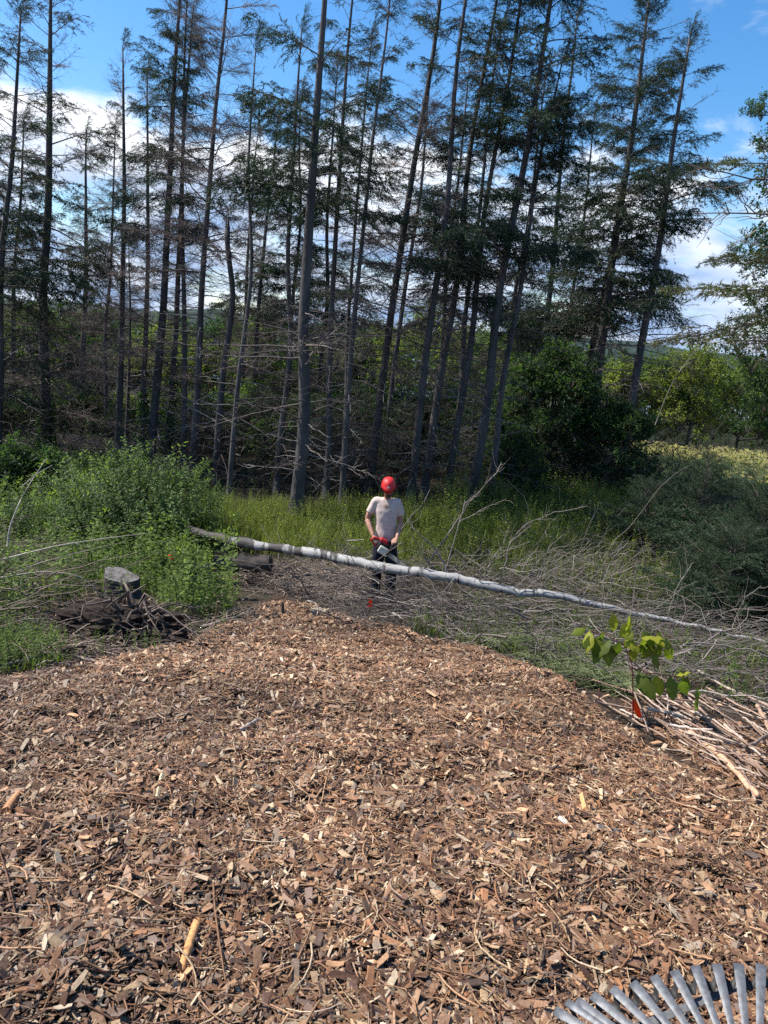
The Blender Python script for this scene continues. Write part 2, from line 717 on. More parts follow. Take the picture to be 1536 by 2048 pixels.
def chip_colors(n, dark=1.0):
    pal = np.array([(.33, .18, .10), (.22, .112, .060), (.14, .064, .036), (.42, .275, .165), (.075, .038, .024), (.54, .40, .28), (.25, .17, .12), (.31, .14, .065)])
    w = np.array([.21, .23, .18, .11, .11, .05, .05, .06])
    c = pal[rng.choice(len(pal), n, p=w / w.sum())] * np.array([.87, .89, .83])
    return np.clip(c * rng.uniform(.75, 1.25, (n, 1)) * dark, 0.01, .7)


def chip_geo(G, X, Y, ln, wd, th, lift, tilt=.45, col=None, full=True):
    n = len(X)
    Z = H(X, Y) + lift
    yaw = rng.uniform(0, 2 * PI, n)
    t1 = rng.normal(0, tilt, n)
    t2 = rng.normal(0, tilt, n)
    e1 = norm(np.stack([np.cos(yaw), np.sin(yaw), np.tan(np.clip(t1, -1.1, 1.1))], 1))
    up = norm(np.stack([np.sin(t2) * -np.sin(yaw), np.sin(t2) * np.cos(yaw), np.cos(t2)], 1))
    e2 = norm(np.cross(up, e1))
    e3 = np.cross(e1, e2)
    j = lambda s: rng.uniform(1 - s, 1 + s, (n, 1))
    sk = rng.uniform(-.35, .35, (n, 1))
    L_, W_, T_ = ln[:, None] / 2, wd[:, None] / 2, th[:, None]
    Cn = np.stack([X, Y, Z], 1)
    bend = rng.uniform(-.25, .45, (n, 1)) * L_ * .5
    corners = []
    for sz in (0, 1):
        for sx, sy in ((-1, -1), (1, -1), (1, 1), (-1, 1)):
            corners.append(Cn + e1 * (sx * L_ * j(.3) + sk * W_ * sy) + e2 * (sy * W_ * j(.45)) + e3 * (sz * T_ * j(.3) + (bend if sx > 0 else 0)))
    V = np.stack(corners, 1).reshape(-1, 3)
    i = np.arange(n)[:, None] * 8
    fl = ((4, 5, 6, 7), (0, 1, 5, 4), (2, 3, 7, 6), (1, 2, 6, 5), (3, 0, 4, 7))[:5 if full else 3]
    q = np.concatenate([i + np.array(f) for f in fl])
    c = chip_colors(n) if col is None else col
    G.add(V, q, np.repeat(c, 8, axis=0))


def make_mulch():
    n = 560000
    # denser where the lens is closer
    y = 1.0 + 7.6 * rng.random(n) ** 1.55
    x = rng.uniform(-1, 1, n) * (y * .68 + .55)
    k = mulch_mask(x, y) > rng.uniform(-.03, .9, n)
    x, y = x[k], y[k]
    keep = rng.random(len(x)) < np.clip(.30 + .09 * y, 0, 1)
    x, y = x[keep], y[keep]
    x, y = x[:190000], y[:190000]
    n = len(x)
    patch = np.clip(1 + 1.5 * vnoise(x * 1.4, y * 1.4, 31) + .8 * vnoise(x * 5, y * 5, 32), .3, 1.6)  # darker patches put into the chip colour as shaded dips
    kind = rng.random(n)
    ln = np.where(kind < .50, rng.lognormal(-3.72, .52, n), rng.lognormal(-3.35, .5, n))
    ln = np.clip(ln, .010, .085)
    wd = np.where(kind < .50, ln * rng.uniform(.14, .50, n), rng.uniform(.002, .006, n))
    wd = np.clip(wd, .002, .019)
    th = np.clip(wd * rng.uniform(.08, .28, n), .001, .005)
    lift = rng.uniform(-.006, .020, n)
    col = chip_colors(n) * (patch[:, None] * .5 + .5)
    G = Geo()
    far = y > 3.6
    ln = ln * np.where(far, 1.15, 1.0)
    for k, full in ((~far, True), (far, False)):
        chip_geo(G, x[k], y[k], ln[k], wd[k], th[k], lift[k], .34, col[k], full)
    tag(link('wood_chip_mulch', G.mesh('wood_chip_mulch', M['chip'], False)), 'thick layer of brown shredded wood chips covering the slope', 'mulch', kind='stuff')
    # fine twigs in the mulch
    m = 2600
    y = 1.2 + 6.6 * rng.random(m) ** 1.3
    x = rng.uniform(-1, 1, m) * (y * .66 + .4)
    k = mulch_mask(x, y) > .5
    x, y = x[k], y[k]
    m = len(x)
    L_ = rng.lognormal(-2.2, .5, m).clip(.05, .45)
    yaw = rng.uniform(0, 2 * PI, m)
    t = np.linspace(-.5, .5, 5)
    bow = rng.normal(0, .12, m)
    px = x[:, None] + np.cos(yaw)[:, None] * L_[:, None] * t - np.sin(yaw)[:, None] * (bow * L_)[:, None] * (t ** 2 * 4)
    py = y[:, None] + np.sin(yaw)[:, None] * L_[:, None] * t + np.cos(yaw)[:, None] * (bow * L_)[:, None] * (t ** 2 * 4)
    pz = H(px, py) + .018 + rng.uniform(0, .018, (m, 1)) + rng.normal(0, .06, m)[:, None] * L_[:, None] * t
    G = Geo()
    rad = rng.uniform(.0012, .0038, m)[:, None] * np.array([1, 1, .9, .8, .6])
    G.tubes(np.stack([px, py, pz], -1), rad, 4, chip_colors(m, 1.15))
    tag(link('twig_litter', G.mesh('twig_litter', M['chip'])), 'thin broken twigs scattered over the mulch', 'twigs', kind='stuff')


make_mulch()

# ------------------------------------------------------------------ branch meshes shared by the spruces


def curve_pts(L_, n, droop, wig, up=0.0):
    s = np.linspace(0, 1, n)
    P = np.zeros((n, 3))
    P[:, 0] = L_ * s
    P[:, 1] = L_ * wig * np.cumsum(rng.normal(0, 1, n)) / n * 1.5
    P[:, 2] = L_ * (up * s - droop * s ** 2 + .10 * droop * s ** 4 * 3) + L_ * wig * np.cumsum(rng.normal(0, 1, n)) / n
    P[0] = 0
    return P


def along(P, s):
    n = len(P)
    f = np.clip(s, 0, .999) * (n - 1)
    i = np.floor(f).astype(int)
    w = (f - i)[:, None]
    return P[i] * (1 - w) + P[i + 1] * w, norm(P[i + 1] - P[i])


WOODC = np.array([.105, .088, .078])


def twigs_on(P, s, side, ang, ln, droop, n=4, wig=.08):
    """twigs leaving polyline P at parameters s; returns [m,n,3]"""
    B, T = along(P, s)
    up = np.array([0, 0, 1.])
    Sd = norm(np.cross(np.tile(up, (len(s), 1)), T)) * side[:, None]
    d = norm(T * np.cos(ang)[:, None] + Sd * np.sin(ang)[:, None])
    t = np.linspace(0, 1, n)
    Q = B[:, None] + d[:, None] * (ln[:, None] * t)[..., None]
    Q[..., 2] -= (droop * ln)[:, None] * t ** 2
    w = np.cumsum(rng.normal(0, 1, (len(s), n, 3)), 1) * (ln[:, None, None] * wig)
    w[:, 0] = 0
    return Q + w


def live_bough(seed, dense=1.0, brown=0.0, hang=.35, L_=1.6, green=(.024, .048, .026)):
    G = Geo()
    P = curve_pts(L_, 8, rng.uniform(.10, .34), .04, rng.uniform(.0, .22))
    G.tubes(P, np.linspace(.017, .004, 8), 5, WOODC)
    m = int(34 * dense * L_ / 1.6)
    s = np.sort(rng.uniform(.22, 1, m))
    side = np.where(np.arange(m) % 2, 1., -1.)
    ln = min(L_, 1.7) * (.36 * (1 - s) ** .7 + .09) * rng.uniform(.6, 1.25, m)
    Q = twigs_on(P, s, side, rng.uniform(.55, 1.15, m), ln, np.full(m, hang) * rng.uniform(.3, 1.8, m), 5)
    G.tubes(Q, np.linspace(.005, .002, 5), 3, WOODC)
    allp = [Q]
    # second order
    sub = []
    for q in Q:
        k = rng.integers(2, 5)
        ss = rng.uniform(.25, .95, k)
        ll = np.linalg.norm(q[-1] - q[0]) * rng.uniform(.22, .5, k)
        sub.append(twigs_on(q, ss, rng.choice([-1., 1.], k), rng.uniform(.5, 1.0, k), ll, np.full(k, hang) * rng.uniform(.2, 2.2, k), 5))
    sub = np.concatenate(sub)
    allp.append(sub)
    A = np.concatenate(allp)
    ln = np.linalg.norm(A[:, -1] - A[:, 0], axis=1)
    nb = []
    nd = []
    for a, l in zip(A, ln):
        k = max(4, int(l / .0125))
        s = rng.uniform(.12, 1.05, k)
        b, t = along(a, s)
        nb.append(b)
        nd.append(t * .75 + rng.normal(0, .55, (k, 3)) + np.array([0, 0, .12]))
    nb = np.concatenate(nb)
    nd = np.concatenate(nd)
    n = len(nb)
    g = np.array(green)
    b = np.array([.085, .055, .030])
    c = np.where((rng.random(n) < brown)[:, None], b, g) * rng.uniform(.6, 1.5, (n, 1))
    G.needles(nb, nd, rng.uniform(.040, .075, n), rng.uniform(.009, .016, n), c, 1)
    return G.mesh('bough', [M['deadwood'], M['needle']])


def bare_branch(seed, twiggy=1.0, L_=1.4, tint=(.12, .098, .085)):
    G = Geo()
    P = curve_pts(L_, 9, rng.uniform(.0, .28), .07, rng.uniform(-.12, .25))
    tint = np.array(tint)
    G.tubes(P, np.linspace(.013, .003, 9), 4, tint)
    m = int(16 * twiggy)
    s = np.sort(rng.uniform(.18, 1, m))
    side = rng.choice([-1., 1.], m)
    ln = L_ * (.40 * (1 - s) ** .8 + .07) * rng.uniform(.4, 1.2, m)
    Q = twigs_on(P, s, side, rng.uniform(.5, 1.2, m), ln, rng.uniform(-.5, .55, m), 5, .06)
    G.tubes(Q, np.linspace(.0045, .0016, 5), 3, tint * .9)
    sub = []
    for q in Q:
        k = int(rng.integers(2, 6) * twiggy)
        if k < 1:
            continue
        ss = rng.uniform(.2, .98, k)
        ll = np.linalg.norm(q[-1] - q[0]) * rng.uniform(.2, .6, k)
        sub.append(twigs_on(q, ss, rng.choice([-1., 1.], k), rng.uniform(.4, 1.1, k), ll, rng.uniform(-.8, .6, k), 3, .07))
    if sub:
        G.tubes(np.concatenate(sub), np.array([.0027, .0022, .0013]), 3, tint * .95)
    return G.mesh('dead_branch', [M['deadwood']])


def stub_branch(seed):
    G = Geo()
    L_ = rng.uniform(.5, 1.1)
    P = curve_pts(L_, 6, rng.uniform(-.25, .35), .10, rng.uniform(-.25, .1))
    c = np.array([.20, .18, .165]) * rng.uniform(.7, 1.25)
    G.tubes(P, np.linspace(.011, .0035, 6), 4, c)
    k = rng.integers(1, 5)
    s = rng.uniform(.35, .9, k)
    Q = twigs_on(P, s, rng.choice([-1., 1.], k), rng.uniform(.5, 1.1, k), L_ * rng.uniform(.1, .35, k), rng.uniform(-.5, .4, k), 4, .07)
    G.tubes(Q, np.linspace(.0055, .002, 4), 3, c)
    return G.mesh('branch_stub', [M['deadwood']])


LIVE = [live_bough(i, 1.1, .04) for i in range(7)]
YOUNG = [live_bough(40 + i, .95, .03, .2, green=(.030, .058, .027)) for i in range(4)]
SPARSE = [live_bough(i, .55, .28, .25) for i in range(5)]
TWIGGY = [bare_branch(i, 2.0, 1.5, (.15, .118, .105)) for i in range(6)]
BARE = [bare_branch(i, .8, 1.4, (.15, .125, .11)) for i in range(6)]
STUB = [stub_branch(i) for i in range(8)]


def branch_matrix(P, T, az, pitch, scale, roll):
    zc = Vector(T).normalized()
    q = Vector((0, 0, 1)).rotation_difference(zc)
    return Matrix.Translation(Vector(P)) @ q.to_matrix().to_4x4() @ Matrix.Rotation(az, 4, 'Z') @ Matrix.Rotation(-pitch, 4, 'Y') @ Matrix.Rotation(roll, 4, 'X') @ Matrix.Scale(scale, 4)


def spruce(name, label, low, up, D, width, top_py, live=1e9, live_p=.8, dead='bare', blen=1.0, per_m=9.5, first_py=960, sparse=.3, kind_cat='spruce tree', taper=1.0, group=None, stubs=True, broken=False, ivy=None, live_stop=-1e9):
    """low, up: two points on the stem in the photograph; D its distance"""
    P0, P1 = at(*low, D), at(*up, D)
    d = (P1 - P0) / (P1[2] - P0[2])
    zg = hs(P0[0], D)
    B = P0 + d * (zg - P0[2])
    B = B.copy()
    zs = np.linspace(B[2], B[2] + 26, 400)
    pys = np.array([project(B + d * (z - B[2]))[1] for z in zs])
    z_of = lambda py: float(np.interp(-py, -pys, zs))
    Hh = z_of(top_py) - B[2]
    r0 = width / F * D / 2
    root = thing(name, label, kind_cat, B, group=group)
    n = 18
    t = np.linspace(0, 1, n)
    P = d[None] * (t * (Hh + .25) - .25)[:, None]
    wob = np.stack([vnoise(t * 4 + B[0], t * 0 + 3, 1), vnoise(t * 4 + B[0], t * 0 + 9, 2), t * 0], 1) * .28 * np.minimum(1, t * 3)[:, None]
    P = P + wob
    r = r0 * (1 - t * .92) ** .72 * taper
    if broken:
        r = r0 * (1 - t * .35)
    r = r * (1 + .45 * np.exp(-(t * Hh) / .28))
    r = np.maximum(r, .010)
    G = Geo()
    G.tubes(P, r, 12, (1, 1, 1), cap=True)
    link('trunk', G.mesh('trunk', M['bark'], True), root)
    if broken:
        G = Geo()
        for k in range(5):
            a = k * 2 * PI / 5 + .3
            b = P[-1] + np.array([math.cos(a), math.sin(a), 0]) * r[-1] * .6
            G.tubes(np.array([b - [0, 0, .1], b + [0, 0, rng.uniform(.05, .5)]]), np.array([r[-1] * .35, .004]), 4, (.16, .12, .1))
        link('splintered_top', G.mesh('splintered_top', [M['deadwood']]), root)
    # branches
    per_m *= 1.32
    z0 = max(z_of(first_py) - B[2], .3)
    zl = z_of(live) - B[2] if live < 5e8 else 1e9
    zstop = z_of(live_stop) - B[2] if live_stop > -1e8 else 1e9
    zz = z0
    cnt = 0
    az = rng.uniform(0, 6.28)
    while zz < Hh - .12 and cnt < 290:
        f = zz / Hh
        az += 2.4 + rng.normal(0, .35)
        crown = max(.12, (1 - f) ** .58)
        p, tn = along(P, np.array([(zz + .25) / (Hh + .25)]))
        p, tn = p[0], tn[0]
        if f < .9 and float(vnoise(zz * 1.15 + B[0] * 37.7, B[1] * 23.1 + width * 1.7, 77)) < (-.27 if dead == 'twiggy' else -.13):
            zz += .12
            continue
        is_live = zz > zl and zz < zstop and rng.random() < live_p
        if is_live:
            me = random.choice(SPARSE if rng.random() < sparse else LIVE)
            sc = 1.10 * blen * crown * rng.uniform(.5, 1.25) + .12
            pitch = -.18 + .75 * f ** 1.5 + rng.normal(0, .12)
            nm = 'bough'
        elif rng.random() < (.12 if zz < .55 * min(zl, Hh) else .10):
            zz += rng.exponential(1 / per_m)
            continue
        else:
            low_ = zz < max(.45 * min(zl, Hh), 1.5) and stubs
            if low_ and rng.random() < .75:
                me = random.choice(STUB)
                sc = rng.uniform(.6, 1.25) * min(1.1, r0 * 8 + .3) * 1.1
                nm = 'branch_stub'
            else:
                me = random.choice(TWIGGY if (dead == 'twiggy' and rng.random() < .75) else BARE)
                sc = 1.05 * blen * (crown * .8 + .2) * rng.uniform(.45, 1.15) + .08
                nm = 'dead_branch'
            if dead == 'none' and rng.random() < .5:
                zz += 1 / per_m
                continue
            pitch = -.10 + .45 * f + rng.normal(0, .2)
        if f > .93:
            pitch += .5
        link(nm, me, root, branch_matrix(p, tn, az, pitch, sc, rng.uniform(-.25, .25)))
        cnt += 1
        zz += rng.exponential(1 / per_m) * (1.0 if zz > 1.5 else 1.3)
    # leader
    if not broken:
        p = P[-1]
        me = random.choice(LIVE if live < 5e8 and live_stop < -1e8 else TWIGGY)
        link('leader', me, root, branch_matrix(p - d * .3, d, 0, 1.5, .45, 0))
    if ivy:
        link('ivy', ivy_mesh(P, r, *ivy), root)
    return root


def ivy_mesh(P, r, h0, h1, n=700):
    G = Geo()
    Hh = P[-1][2]
    z = h0 + (h1 - h0) * rng.random(n) ** 1.3
    q, t = along(P, (z - P[0][2]) / (Hh - P[0][2]))
    a = rng.uniform(0, 2 * PI, n)
    out = np.stack([np.cos(a), np.sin(a), np.zeros(n)], 1)
    rr = np.interp(z, P[:, 2], r) + rng.uniform(.0, .16, n) * (1 - (z - h0) / (h1 - h0) * .6)
    G.leaves(q + out * rr[:, None], out * .4 + rng.normal(0, .5, (n, 3)) - np.array([0, 0, .5]), out + rng.normal(0, .4, (n, 3)), rng.uniform(.06, .11, n), rng.uniform(.05, .09, n), np.array([.04, .085, .022]) * rng.uniform(.6, 1.5, (n, 1)))
    return G.mesh('ivy', M['leaf'])


SP = 'spruces standing in a row'
spruce('spruce_tree', 'tall bare-stemmed spruce with ivy at its foot, leftmost thick trunk', (92, 870), (94, 300), 20.5, 22, -80, live=620, live_p=.55, dead='twiggy', blen=1.5, sparse=.8, per_m=7.5, ivy=(.0, 1.3))
spruce('spruce_tree', 'dark leafy spruce cut off by the left edge of the picture', (-6, 880), (22, 300), 19, 17, 20, live=820, live_p=.75, blen=1.25, sparse=.5)
spruce('spruce_tree', 'slender dying spruce with thin brown top against blue sky, right of ivy-footed trunk', (237, 870), (243, 300), 21.5, 15, 95, live=330, live_p=.12, dead='twiggy', blen=1.15, per_m=10, stubs=False)
spruce('dead_spruce', 'very thin dead stem close beside the slender dying spruce', (252, 880), (255, 600), 22, 8, 470, dead='bare', blen=.6, kind_cat='dead tree', per_m=6)
spruce('spruce_tree', 'thin brownish spruce stem just left of a thick leaning trunk, ivy at foot', (283, 870), (292, 400), 22, 13, 150, live=360, live_p=.35, dead='twiggy', blen=1.0, ivy=(0, 1.8))
spruce('spruce_tree', 'thick dark spruce with dense tufts high up, left of the ivy-wrapped stem', (303, 880), (335, 400), 20, 18, -130, live=480, live_p=.82, dead='twiggy', blen=1.15, sparse=.35)
spruce('spruce_tree', 'spruce with lower stem wrapped in bright green ivy', (333, 880), (356, 500), 21, 14, 10, live=300, live_p=.4, dead='twiggy', blen=.9, ivy=(0, 2.6))
spruce('spruce_tree', 'slim spruce stem behind the willowy shrub with one S-bend', (367, 930), (367, 480), 20, 12, -60, live=260, live_p=.5, dead='bare', blen=.9)
spruce('spruce_tree', 'leaning spruce with a crown of fine bare purplish twigs', (385, 930), (428, 220), 18.5, 16, -150, live=1e9, dead='twiggy', blen=1.75, per_m=12.5)
spruce('dead_snag', 'broken dead snag with a splintered top', (432, 960), (460, 500), 18, 15, 452, dead='bare', blen=.55, kind_cat='dead tree', broken=True, per_m=6)
spruce('spruce_tree', 'very slim spruce whose thin tip ends against blue sky left of the thickest trunk', (458, 1000), (500, 400), 16.1, 12, 95, live=420, live_p=.28, dead='bare', blen=.75, per_m=8)
spruce('spruce_tree', 'spruce stem with brown lower twigs just left of the thickest trunk', (553, 970), (590, 400), 17.5, 14, 60, live=620, live_p=.75, dead='bare', blen=.9, sparse=.5)
spruce('spruce_tree', 'thickest grey spruce trunk, bare below and dark green above', (590, 1030), (632, 400), 15.15, 28, -200, live=580, live_p=.85, dead='bare', blen=1.5, per_m=9, sparse=.25)
spruce('spruce_tree', 'straight spruce stem right beside the thickest grey trunk', (650, 1000), (688, 340), 17.2, 14, -110, live=500, live_p=.42, dead='bare', blen=1.0)
spruce('spruce_tree', 'dark spruce stem left of the man, first one with a gap to the grey trunks', (683, 1000), (745, 350), 16.6, 13, -60, live=430, live_p=.36, dead='bare', blen=1.0, sparse=.5)
spruce('spruce_tree', 'leaning spruce rising directly behind the man in the red helmet', (742, 960), (830, 350), 18.3, 18, -230, live=330, live_p=.28, dead='twiggy', blen=1.35, per_m=10)
spruce('spruce_tree', 'front stem of the close pair of spruces right of the helmet', (822, 1000), (900, 350), 17.6, 17, -220, live=560, live_p=.6, blen=1.2)
spruce('spruce_tree', 'rear stem of the close pair of spruces right of the helmet', (848, 990), (925, 480), 18.4, 17, -120, live=600, live_p=.55, blen=1.15)
spruce('spruce_tree', 'spruce trunk halfway between the close pair and the pale leaning trunk', (893, 1000), (985, 400), 18.0, 15, -170, live=560, live_p=.8, blen=1.25)
spruce('spruce_tree', 'pale grey leaning spruce trunk above the upright birch branches', (940, 1010), (1050, 350), 17.6, 21, -230, live=520, live_p=.9, blen=1.45, per_m=11, sparse=.12)
spruce('spruce_tree', 'thinner spruce leaning alongside the pale grey leaning trunk', (980, 990), (1065, 450), 18.2, 15, 120, live=560, live_p=.7, blen=1.05)
spruce('spruce_tree', 'tall spruce with a full pointed top growing out of the dark leafy thicket', (1160, 960), (1238, 400), 21.5, 23, -15, live=640, live_p=.92, blen=1.65, per_m=12, sparse=.12)
spruce('spruce_tree', 'rightmost leaning spruce with its top against open blue sky', (1262, 800), (1340, 300), 20.5, 20, 62, live=560, live_p=.85, dead='bare', blen=1.55, per_m=8.5, sparse=.3, first_py=800)
spruce('spruce_tree', 'thin distant spruce seen left of the tall pointed spruce', (1130, 690), (1168, 380), 26, 11, 230, live=700, live_p=.5, dead='bare', blen=.9, first_py=800, stubs=False)
spruce('spruce_tree', 'slim spruce stem right behind the tall pointed spruce', (1175, 740), (1232, 420), 25, 15, 180, live=680, live_p=.6, blen=1.0, first_py=800, stubs=False)
spruce('spruce_tree', 'slender distant spruce between the helmet and the close pair, thin crown', (790, 760), (838, 400), 24, 12, 130, live=560, live_p=.5, blen=.9, first_py=900)
spruce('spruce_tree', 'thin distant spruce in the gap right of the straight stem by the thickest trunk', (690, 800), (722, 380), 25, 10, 60, live=640, live_p=.6, blen=1.0, first_py=900)
spruce('spruce_tree', 'thin dark spruce far back between the halfway trunk and the close pair', (925, 760), (962, 420), 25, 12, 40, live=640, live_p=.75, blen=1.25, first_py=900)
spruce('spruce_tree', 'distant spruce filling the gap between the two right-hand leaning giants', (1075, 800), (1120, 320), 25, 14, 20, live=660, live_p=.8, blen=1.35, first_py=900)
spruce('spruce_tree', 'dark half-bare spruce far back behind the slim blue-sky tip', (505, 800), (535, 400), 27, 12, 250, live=640, live_p=.55, dead='twiggy', blen=.9, first_py=880)
spruce('spruce_tree', 'bushy brown-tinged spruce far back between the ivy foot and the slender dying spruce', (160, 800), (172, 450), 29, 13, 260, live=700, live_p=.25, dead='twiggy', blen=1.3, first_py=900, stubs=False)

for px0, px1, D, w, top, lv, pl, lab in [(-60, -40, 26, 14, 120, 600, .6, 'far thin spruce stem cut by the left edge behind the dark leafy one'), (20, 34, 28, 11, 230, 660, .5, 'far thin spruce stem between the left edge and the ivy-footed trunk'), (212, 220, 25, 9, 250, 560, .3, 'far thin spruce stem touching the left side of the slender dying spruce'), (478, 498, 28, 10, 260, 640, .4, 'far thin spruce stem left of the very slim blue-sky spruce'), (568, 590, 27, 10, 180, 640, .6, 'far thin spruce stem hugging the left flank of the thickest trunk'), (630, 655, 28, 11, 130, 660, .6, 'far thin spruce stem between the thickest trunk and the straight stem'), (868, 905, 27, 11, 130, 660, .6, 'far thin spruce stem showing between the close pair of spruces'), (1000, 1045, 27, 12, 150, 660, .65, 'far thin spruce stem behind the pale leaning trunk')]:
    spruce('spruce_tree', lab, (px0, 860), (px1, 500), D, w, top, live=lv, live_p=pl, dead='twiggy', blen=1.15, first_py=900, stubs=False, group='thin spruce stems far back in the stand')

# ------------------------------------------------------------------ broad-leaved trees and shrubs


def leaf_clump(seed, n=190, rad=.5, leaf=.075, col=(.055, .095, .025), wvar=.5, flat=.75):
    G = Geo()
    k = 16
    d = norm(rng.normal(0, 1, (k, 3)) * np.array([1, 1, .7]) + np.array([0, 0, .35]))
    ends = d * rng.uniform(.5, 1.0, (k, 1)) * rad
    st = -np.array([0, 0, rad * .6])
    P = np.stack([np.tile(st, (k, 1)), st * .3 + ends * .45 + rng.normal(0, .03, (k, 3)), ends], 1)
    G.tubes(P, np.array([.007, .004, .002]), 3, (.09, .075, .06), 1)
    i = rng.integers(0, k, n)
    t = rng.uniform(.35, 1.08, n)[:, None]
    B = P[i, 1] * (1 - t) + P[i, 2] * t + rng.normal(0, .045, (n, 3))
    D = d[i] * .5 + rng.normal(0, .6, (n, 3)) - np.array([0, 0, .15])
    Nn = np.array([0, 0, 1.]) * flat + rng.normal(0, .5, (n, 3))
    c = np.array(col) * rng.uniform(1 - wvar, 1 + wvar, (n, 1)) * np.array([1, 1, 1]) + np.array([.02, .012, 0]) * (rng.random((n, 1)) < .15)
    G.leaves(B, D, Nn, leaf * rng.uniform(.7, 1.3, n), leaf * rng.uniform(.45, .75, n), c)
    return G.mesh('foliage_clump', [M['leaf'], M['deadwood']])


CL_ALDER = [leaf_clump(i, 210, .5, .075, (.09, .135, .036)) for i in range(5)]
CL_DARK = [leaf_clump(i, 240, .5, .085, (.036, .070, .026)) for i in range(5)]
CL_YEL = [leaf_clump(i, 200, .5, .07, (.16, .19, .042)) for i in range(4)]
CL_FINE = [leaf_clump(i, 260, .42, .045, (.055, .10, .035)) for i in range(5)]


def leafy(name, label, cat, loc, height, rx, ry, clumps, n, csc=1.0, trunk_r=.06, crown_from=.15, group=None, lean=(0, 0), gap=.0):
    root = thing(name, label, cat, loc, group=group)
    G = Geo()
    top = np.array([lean[0], lean[1], height * .8])
    s = np.linspace(0, 1, 7)
    P = s[:, None] * top + np.cumsum(rng.normal(0, .02 * height / 4, (7, 3)), 0) * np.minimum(s * 3, 1)[:, None]
    P[0] = (0, 0, -.15)
    G.tubes(P, np.linspace(trunk_r, trunk_r * .25, 7), 7, (.10, .088, .075))
    ends = []
    k = 0
    while k < n:
        u = rng.normal(0, 1, 3)
        u = u / np.linalg.norm(u) * rng.uniform(.35, 1.0) ** .6
        zc = crown_from + (1 - crown_from) * (.5 + .5 * u[2])
        wprof = math.sin(PI * min(.98, .18 + zc * .8)) ** .6
        q = np.array([u[0] * rx * wprof, u[1] * ry * wprof, zc * height]) + top * np.array([1, 1, 0]) * zc
        if vnoise(q[0] * 1.3 + loc[0], q[2] * 1.3 + q[1], 41) < gap - .5 and k < n * .98:
            k += .2
            continue
        ends.append(q)
        k += 1
    nl = min(9, len(ends))
    for q in ends[:nl]:
        b, _ = along(P, np.array([max(.08, q[2] / height * .55)]))
        mid = b[0] * .5 + q * .5 + np.array([0, 0, -.05 * height])
        G.tubes(np.array([b[0], mid, q]), np.array([trunk_r * .45, trunk_r * .28, trunk_r * .1]), 5, (.10, .088, .075))
    link('trunk', G.mesh('trunk', M['deadwood'], True), root)
    for q in ends:
        sc = csc * rng.uniform(.7, 1.35)
        mw = Matrix.Translation(q.tolist()) @ Matrix.Rotation(rng.uniform(0, 6.28), 4, 'Z') @ Matrix.Rotation(rng.normal(0, .35), 4, 'X') @ Matrix.Scale(sc, 4)
        link('foliage_clump', random.choice(clumps), root, mw)
    return root


def on_ground(px, D, py=900):
    p = at(px, py, D)
    return np.array([p[0], D, hs(p[0], D) - .03])


def h_for(loc, py, px=None):
    """height that brings the top of something standing at loc to image row py"""
    z = np.linspace(loc[2], loc[2] + 25, 600)
    q = np.array([project((loc[0], loc[1], a))[1] for a in z])
    return float(np.interp(-py, -q, z)) - loc[2]


def leafy_px(name, label, cat, px, D, top_py, wpx, clumps, n, **k):
    loc = on_ground(px, D)
    hgt = h_for(loc, top_py)
    rx = wpx / 2 / F * D
    return leafy(name, label, cat, loc, hgt, rx, rx * .8, clumps, n, **k)


GB = 'leafy trees beyond the spruce stems'
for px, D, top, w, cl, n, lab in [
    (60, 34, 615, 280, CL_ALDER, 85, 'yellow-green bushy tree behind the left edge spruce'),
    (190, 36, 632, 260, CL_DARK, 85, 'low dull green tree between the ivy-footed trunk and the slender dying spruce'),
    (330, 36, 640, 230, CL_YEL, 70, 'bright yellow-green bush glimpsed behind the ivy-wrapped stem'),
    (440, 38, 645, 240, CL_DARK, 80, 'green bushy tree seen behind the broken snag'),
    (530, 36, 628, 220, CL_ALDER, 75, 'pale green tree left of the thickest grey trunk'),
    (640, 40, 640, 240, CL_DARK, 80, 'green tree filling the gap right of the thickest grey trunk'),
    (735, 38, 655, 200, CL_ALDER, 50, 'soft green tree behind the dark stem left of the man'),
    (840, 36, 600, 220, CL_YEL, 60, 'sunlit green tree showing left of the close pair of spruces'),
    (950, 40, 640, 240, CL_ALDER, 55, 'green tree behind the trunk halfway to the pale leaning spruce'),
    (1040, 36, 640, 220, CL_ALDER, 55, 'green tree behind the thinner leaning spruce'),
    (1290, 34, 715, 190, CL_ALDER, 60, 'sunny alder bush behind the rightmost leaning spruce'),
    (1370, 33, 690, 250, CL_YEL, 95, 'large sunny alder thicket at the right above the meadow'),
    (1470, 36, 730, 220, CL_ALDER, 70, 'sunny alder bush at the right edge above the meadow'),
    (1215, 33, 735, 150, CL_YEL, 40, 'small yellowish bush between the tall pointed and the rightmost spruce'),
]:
    leafy_px('leafy_tree', lab, 'tree', px, D, top, w, cl, n, csc=D / 34 * 1.35, group=GB, gap=.12, trunk_r=.08)

